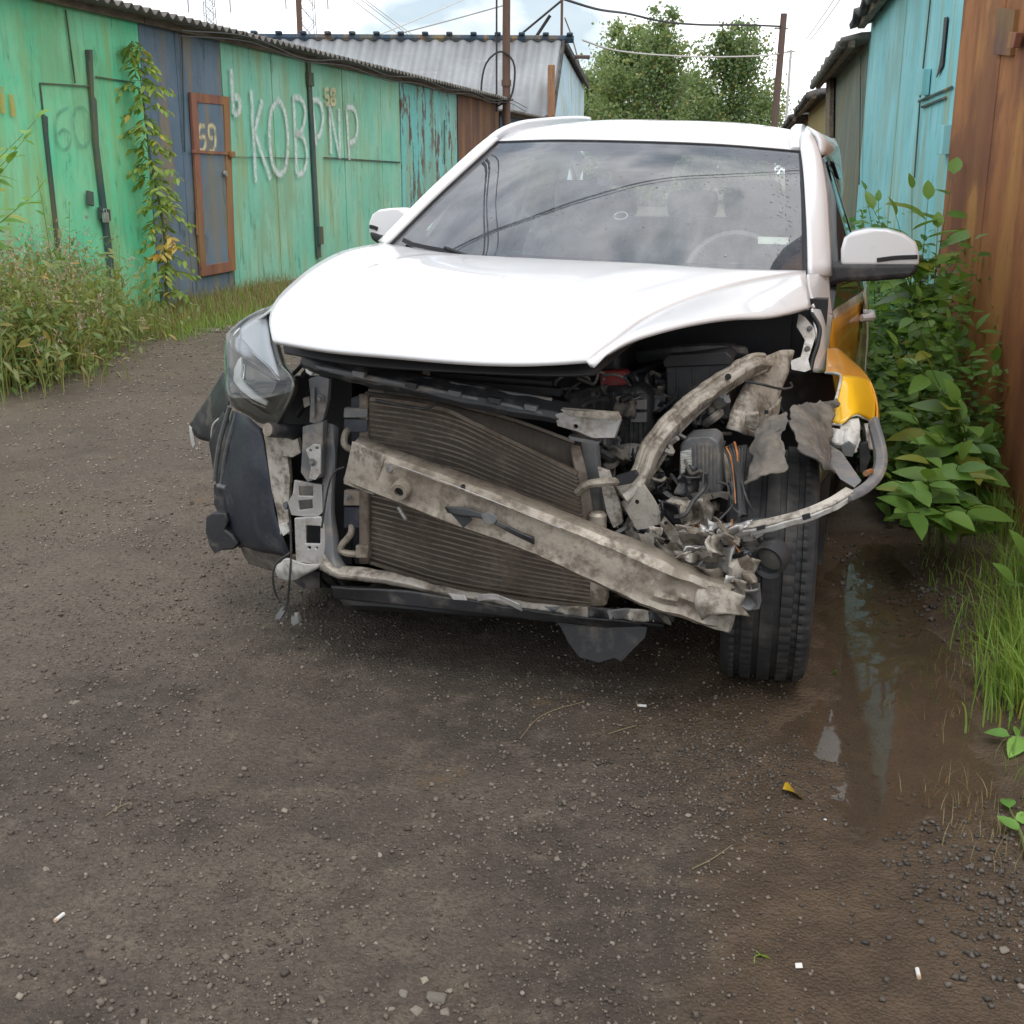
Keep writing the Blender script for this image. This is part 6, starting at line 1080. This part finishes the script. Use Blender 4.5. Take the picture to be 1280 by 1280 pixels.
n = 60000; y = 1.4 + 3.2 * rng.random(n) ** .9; x = rng.uniform(-1, 1, n) * (.35 + y * .52); ok = (puddle(x, y) < -.35) & (puddle(x, y, PUDW) < rng.uniform(-1.5, .6, n)) & (rng.random(n) < .35 + 1.1 * (fbm(x * 1.6, y * 1.6, 3) + .25)); x, y = x[ok], y[ok]; stones('gravel', x, y, .0032 + .0110 * rng.random(len(x)) ** 3, M_stone, 'fine gravel bedded in the lane before the car')
n = 4200; y = 1.4 + 4 * rng.random(n); x = rng.uniform(-1, 1, n) * (.35 + y * .52); ok = (puddle(x, y) < -.3) & (puddle(x, y, PUDW) < rng.uniform(-1.5, .6, n)) & (fbm(x * 1.1 + 5, y * 1.1, 3) > -.05); x, y = x[ok], y[ok]; stones('coarse_gravel', x, y, (.008 + .016 * rng.random(len(x)) ** 2), M_stone, 'coarser gravel scattered over the lane')
n = 9000; y = 4.4 + 9 * rng.random(n) ** 1.2; x = -rng.random(n) * y * .48 + .2; stones('far_gravel', x, y, rng.uniform(.006, .024, n) * np.interp(y, [4, 12], [.6, 1.6]), M_flake, 'gravel on the lane left of the car')
x1, y1, _, _ = left_pts(1600, 120, 345, .9, 1.7); stones('verge_gravel', x1, y1, rng.uniform(.015, .05, len(x1)), M_flake, 'pale gravel along the edge of the left verge')
g1, g2 = clump(1500, 1255, 1130, .13, .24); stones('dark_gravel', g1, g2, (.003 + .020 * rng.random(len(g1)) ** 3), M_dstone, 'dark broken asphalt right of the puddle'); g1, g2 = clump(2200, 900, 960, .18, .16); stones('loose_chippings', g1, g2, (.003 + .010 * rng.random(len(g1)) ** 2), M_dstone, 'dark loose chippings left of the puddle'); g1, g2 = clump(260, 1130, 730, .09, .25); stones('kerb_rubble', g1, g2, rng.uniform(.01, .035, len(g1)), M_dstone, 'rubble between puddle and undergrowth')
for i, (px, py, s) in enumerate(((545, 1250, .045), (248, 950, .016), (560, 962, .012), (95, 880, .03), (245, 822, .026), (352, 780, .02), (480, 1160, .018), (505, 1242, .026), (520, 1262, .03), (530, 1228, .022), (562, 1240, .02), (556, 1265, .024), (490, 1262, .016), (470, 1180, .014), (57, 1085, .02), (130, 1080, .018), (475, 1068, .02), (388, 1095, .02), (410, 1072, .014), (685, 1175, .022), (765, 1180, .016), (700, 1010, .018), (612, 1035, .02), (90, 880, .02), (300, 1030, .014), (765, 1112, .014), (700, 955, .016), (860, 1020, .018), (575, 900, .016), (1255, 1190, .03))):
    g_ = G(px, py); v, f = stone_geo(100 + i); v = v * s * .55 * np.array([1, 1, .6]); me = mesh_np('stone', v, f); o = link('stone', me, None, M_pstone); o.location = (g_.x, g_.y, zg(g_.x, g_.y) + s * .10); o.rotation_euler = (0, 0, i * 1.3); q = o.modifiers.new('b', 'BEVEL'); q.width = s * .16; q.segments = 2; tag(o, 'small pale stone lying loose on the lane', 'stone', 'loose stones on the lane')
def at_ground(px, py, dz=.0, z0=None): g_ = G(px, py); return Vector((g_.x, g_.y, max(zg(g_.x, g_.y), WATER if puddle(np.array([g_.x]), np.array([g_.y]))[0] > -.6 else -9) + dz))
k = N('cigarette_paper'); k.bsdf((.60, .585, .55), .8); M_cig = k.m
k = N('cigarette_filter'); k.bsdf(k.mix(k.noise(300, 3), (.55, .42, .28), (.42, .30, .2)), .85); M_filt = k.m
for px, py, a, lab in ((75, 1148, 1.15, 'white cigarette butt at the lower left on the road'), (803, 884, -.25, 'white cigarette butt below the hanging undertray'), (1147, 1220, 1.4, 'white cigarette butt on the wet mud at the lower right')):
    p = at_ground(px, py, .005); e = empty('cigarette_butt', p, a, lab, 'cigarette', 'cigarette butts'); obj('paper', MB().tube([(-.009, 0, 0), (.011, 0, .0006)], .0040, 10), M_cig, e); obj('filter', MB().tube([(-.014, 0, -.0004), (-.009, 0, 0)], .0040, 10), M_filt, e)
def litter_leaf(px, py, s, m, lab, rot, cr=.2, stalk=True):
    p = at_ground(px, py, (.010 if s > .05 else .009)); e = empty('fallen_leaf', p, rot, lab, 'leaf'); v, f = leaf_geo(s, s * .8, .3, .1, 8); mb = MB().add([Vector(q) for q in v], [tuple(q) for q in f]); mb.crumple(s * cr, 1.6 / s, 3); obj('blade', mb, m, e)
    if stalk: obj('stalk', MB().tube([(0, 0, .002), (-.004, -.4 * s, .004), (.003, -.8 * s, .002)], .0009, 5), m, e)
k = N('wet_yellow_leaf'); k.bsdf(k.mix(k.noise(120, 4), (.50, .34, .02), (.22, .13, .02)), .35); M_yl = k.m
litter_leaf(980, 992, .075, M_yl, 'crumpled wet yellow leaf at the edge of the puddle', -1.45, .09, False); litter_leaf(950, 1200, .036, ML_grass, 'small green leaf with stalk on wet ground, low in the picture', -.7, .06); litter_leaf(1045, 838, .03, ML_big, 'small green leaf floating in the puddle beside the tyre', .6, .08, False); litter_leaf(930, 928, .016, ML_grass, 'tiny green leaf on dark chippings below the tyre', 1.0, .1, False)
for px, py, s, m, lab, nm, cat in ((978, 1055, .020, M_blk2, 'small black lump on wet ground below the yellow leaf', 'stone', 'stone'), (1032, 1023, .015, M_led, 'white pebble at the left edge of the puddle', 'pebble', 'stone')): 
    v, f = stone_geo(7); me = mesh_np(nm, v * s * .5, f); me.polygons.foreach_set('use_smooth', [True] * 12); o = link(nm, me, None, m); o.location = at_ground(px, py, s * .2); o.modifiers.new('s', 'SUBSURF').render_levels = 2; tag(o, lab, cat)
p = at_ground(998, 1211, .003); o = obj('paper_scrap', MB().plate([(-.007, -.006, 0), (.006, -.007, .001), (.007, .005, .003), (-.005, .007, .001)], (), (0, 0, .0006)), M_cig); o.location = p; tag(o, 'tiny torn white paper scrap on the wet ground', 'paper')
k = N('straw'); k.bsdf((.23, .175, .10), .8); M_straw = k.m
for pts, lab in (([(132, 1020), (150, 1010), (165, 1005)], 'pale straw stalk with bent end on the left of the road'), ([(650, 925), (672, 900), (700, 888), (730, 880)], 'thin curved dry stalk below the hanging undertray'), ([(865, 1088), (890, 1075), (915, 1058)], 'dry straw on the chippings left of the puddle'), ([(760, 920), (775, 914), (795, 908)], 'short brown bark strip below the cigarette butt')):
    P = [at_ground(px, py, .004) for px, py in pts]; c = P[0].copy(); e = empty('straw', c, 0, lab, 'straw'); obj('stalk', MB().tube([p - c for p in cr_s(P, 10)], (.0010), 5), M_straw, e)
    if lab.startswith('pale'): obj('side_stalk', MB().tube([P[1] - c, at_ground(152, 998, .006) - c, at_ground(157, 996, .005) - c], (.0010), 5), M_straw, e)

# ------------------------------------------------------------------ overhead service cables that the windscreen mirrors
def mirrored(pxs, zh):
    out = []
    for px, py in pxs:
        p, nn, d = findscreen(px, py); d = d.normalized(); r = d - 2 * d.dot(nn) * nn
        if r.z > .05: q = p + r * ((zh - p.z) / r.z); out.append(CARF.wld(q))
    return out
def smooth_fit(P, deg=3, n=24):
    A = np.array(P); t = np.linspace(0, 1, len(A)); c = [np.polyfit(t, A[:, i], deg) for i in range(3)]; tt = np.linspace(0, 1, n); Q = [Vector((np.polyval(c[0], s), np.polyval(c[1], s), np.polyval(c[2], s))) for s in tt]
    a, b = (Q[0] - Q[2]).normalized(), (Q[-1] - Q[-3]).normalized(); a.z = b.z = 0; return [Q[0] + a * 14, Q[0] + a * 6] + Q + [Q[-1] + b * 6, Q[-1] + b * 14]
for pxs, zh, r, lab in (([(565, 313), (620, 288), (680, 264), (740, 244), (800, 230), (860, 221), (930, 216), (995, 213)], 6.2, .016, 'thick black service cable overhead, mirrored in the windscreen'),
                        ([(570, 315), (620, 291), (680, 267), (740, 248), (800, 234), (860, 225), (930, 219), (995, 217)], 6.3, .009, 'thin black service cable overhead, mirrored in the windscreen'),
                        ([(605, y) for y in range(318, 196, -12)], 5.6, .011, 'left of the three cables along the lane mirrored in the windscreen'), ([(609, y) for y in range(318, 196, -12)], 5.7, .009, 'middle of the three cables along the lane mirrored in the windscreen'), ([(621, y) for y in range(318, 190, -12)], 5.6, .007, 'right of the three cables along the lane mirrored in the windscreen')):
    P = mirrored(pxs, zh); tag(obj('cable', MB().tube(smooth_fit(P), r, 6), M_wire), lab, 'cable')
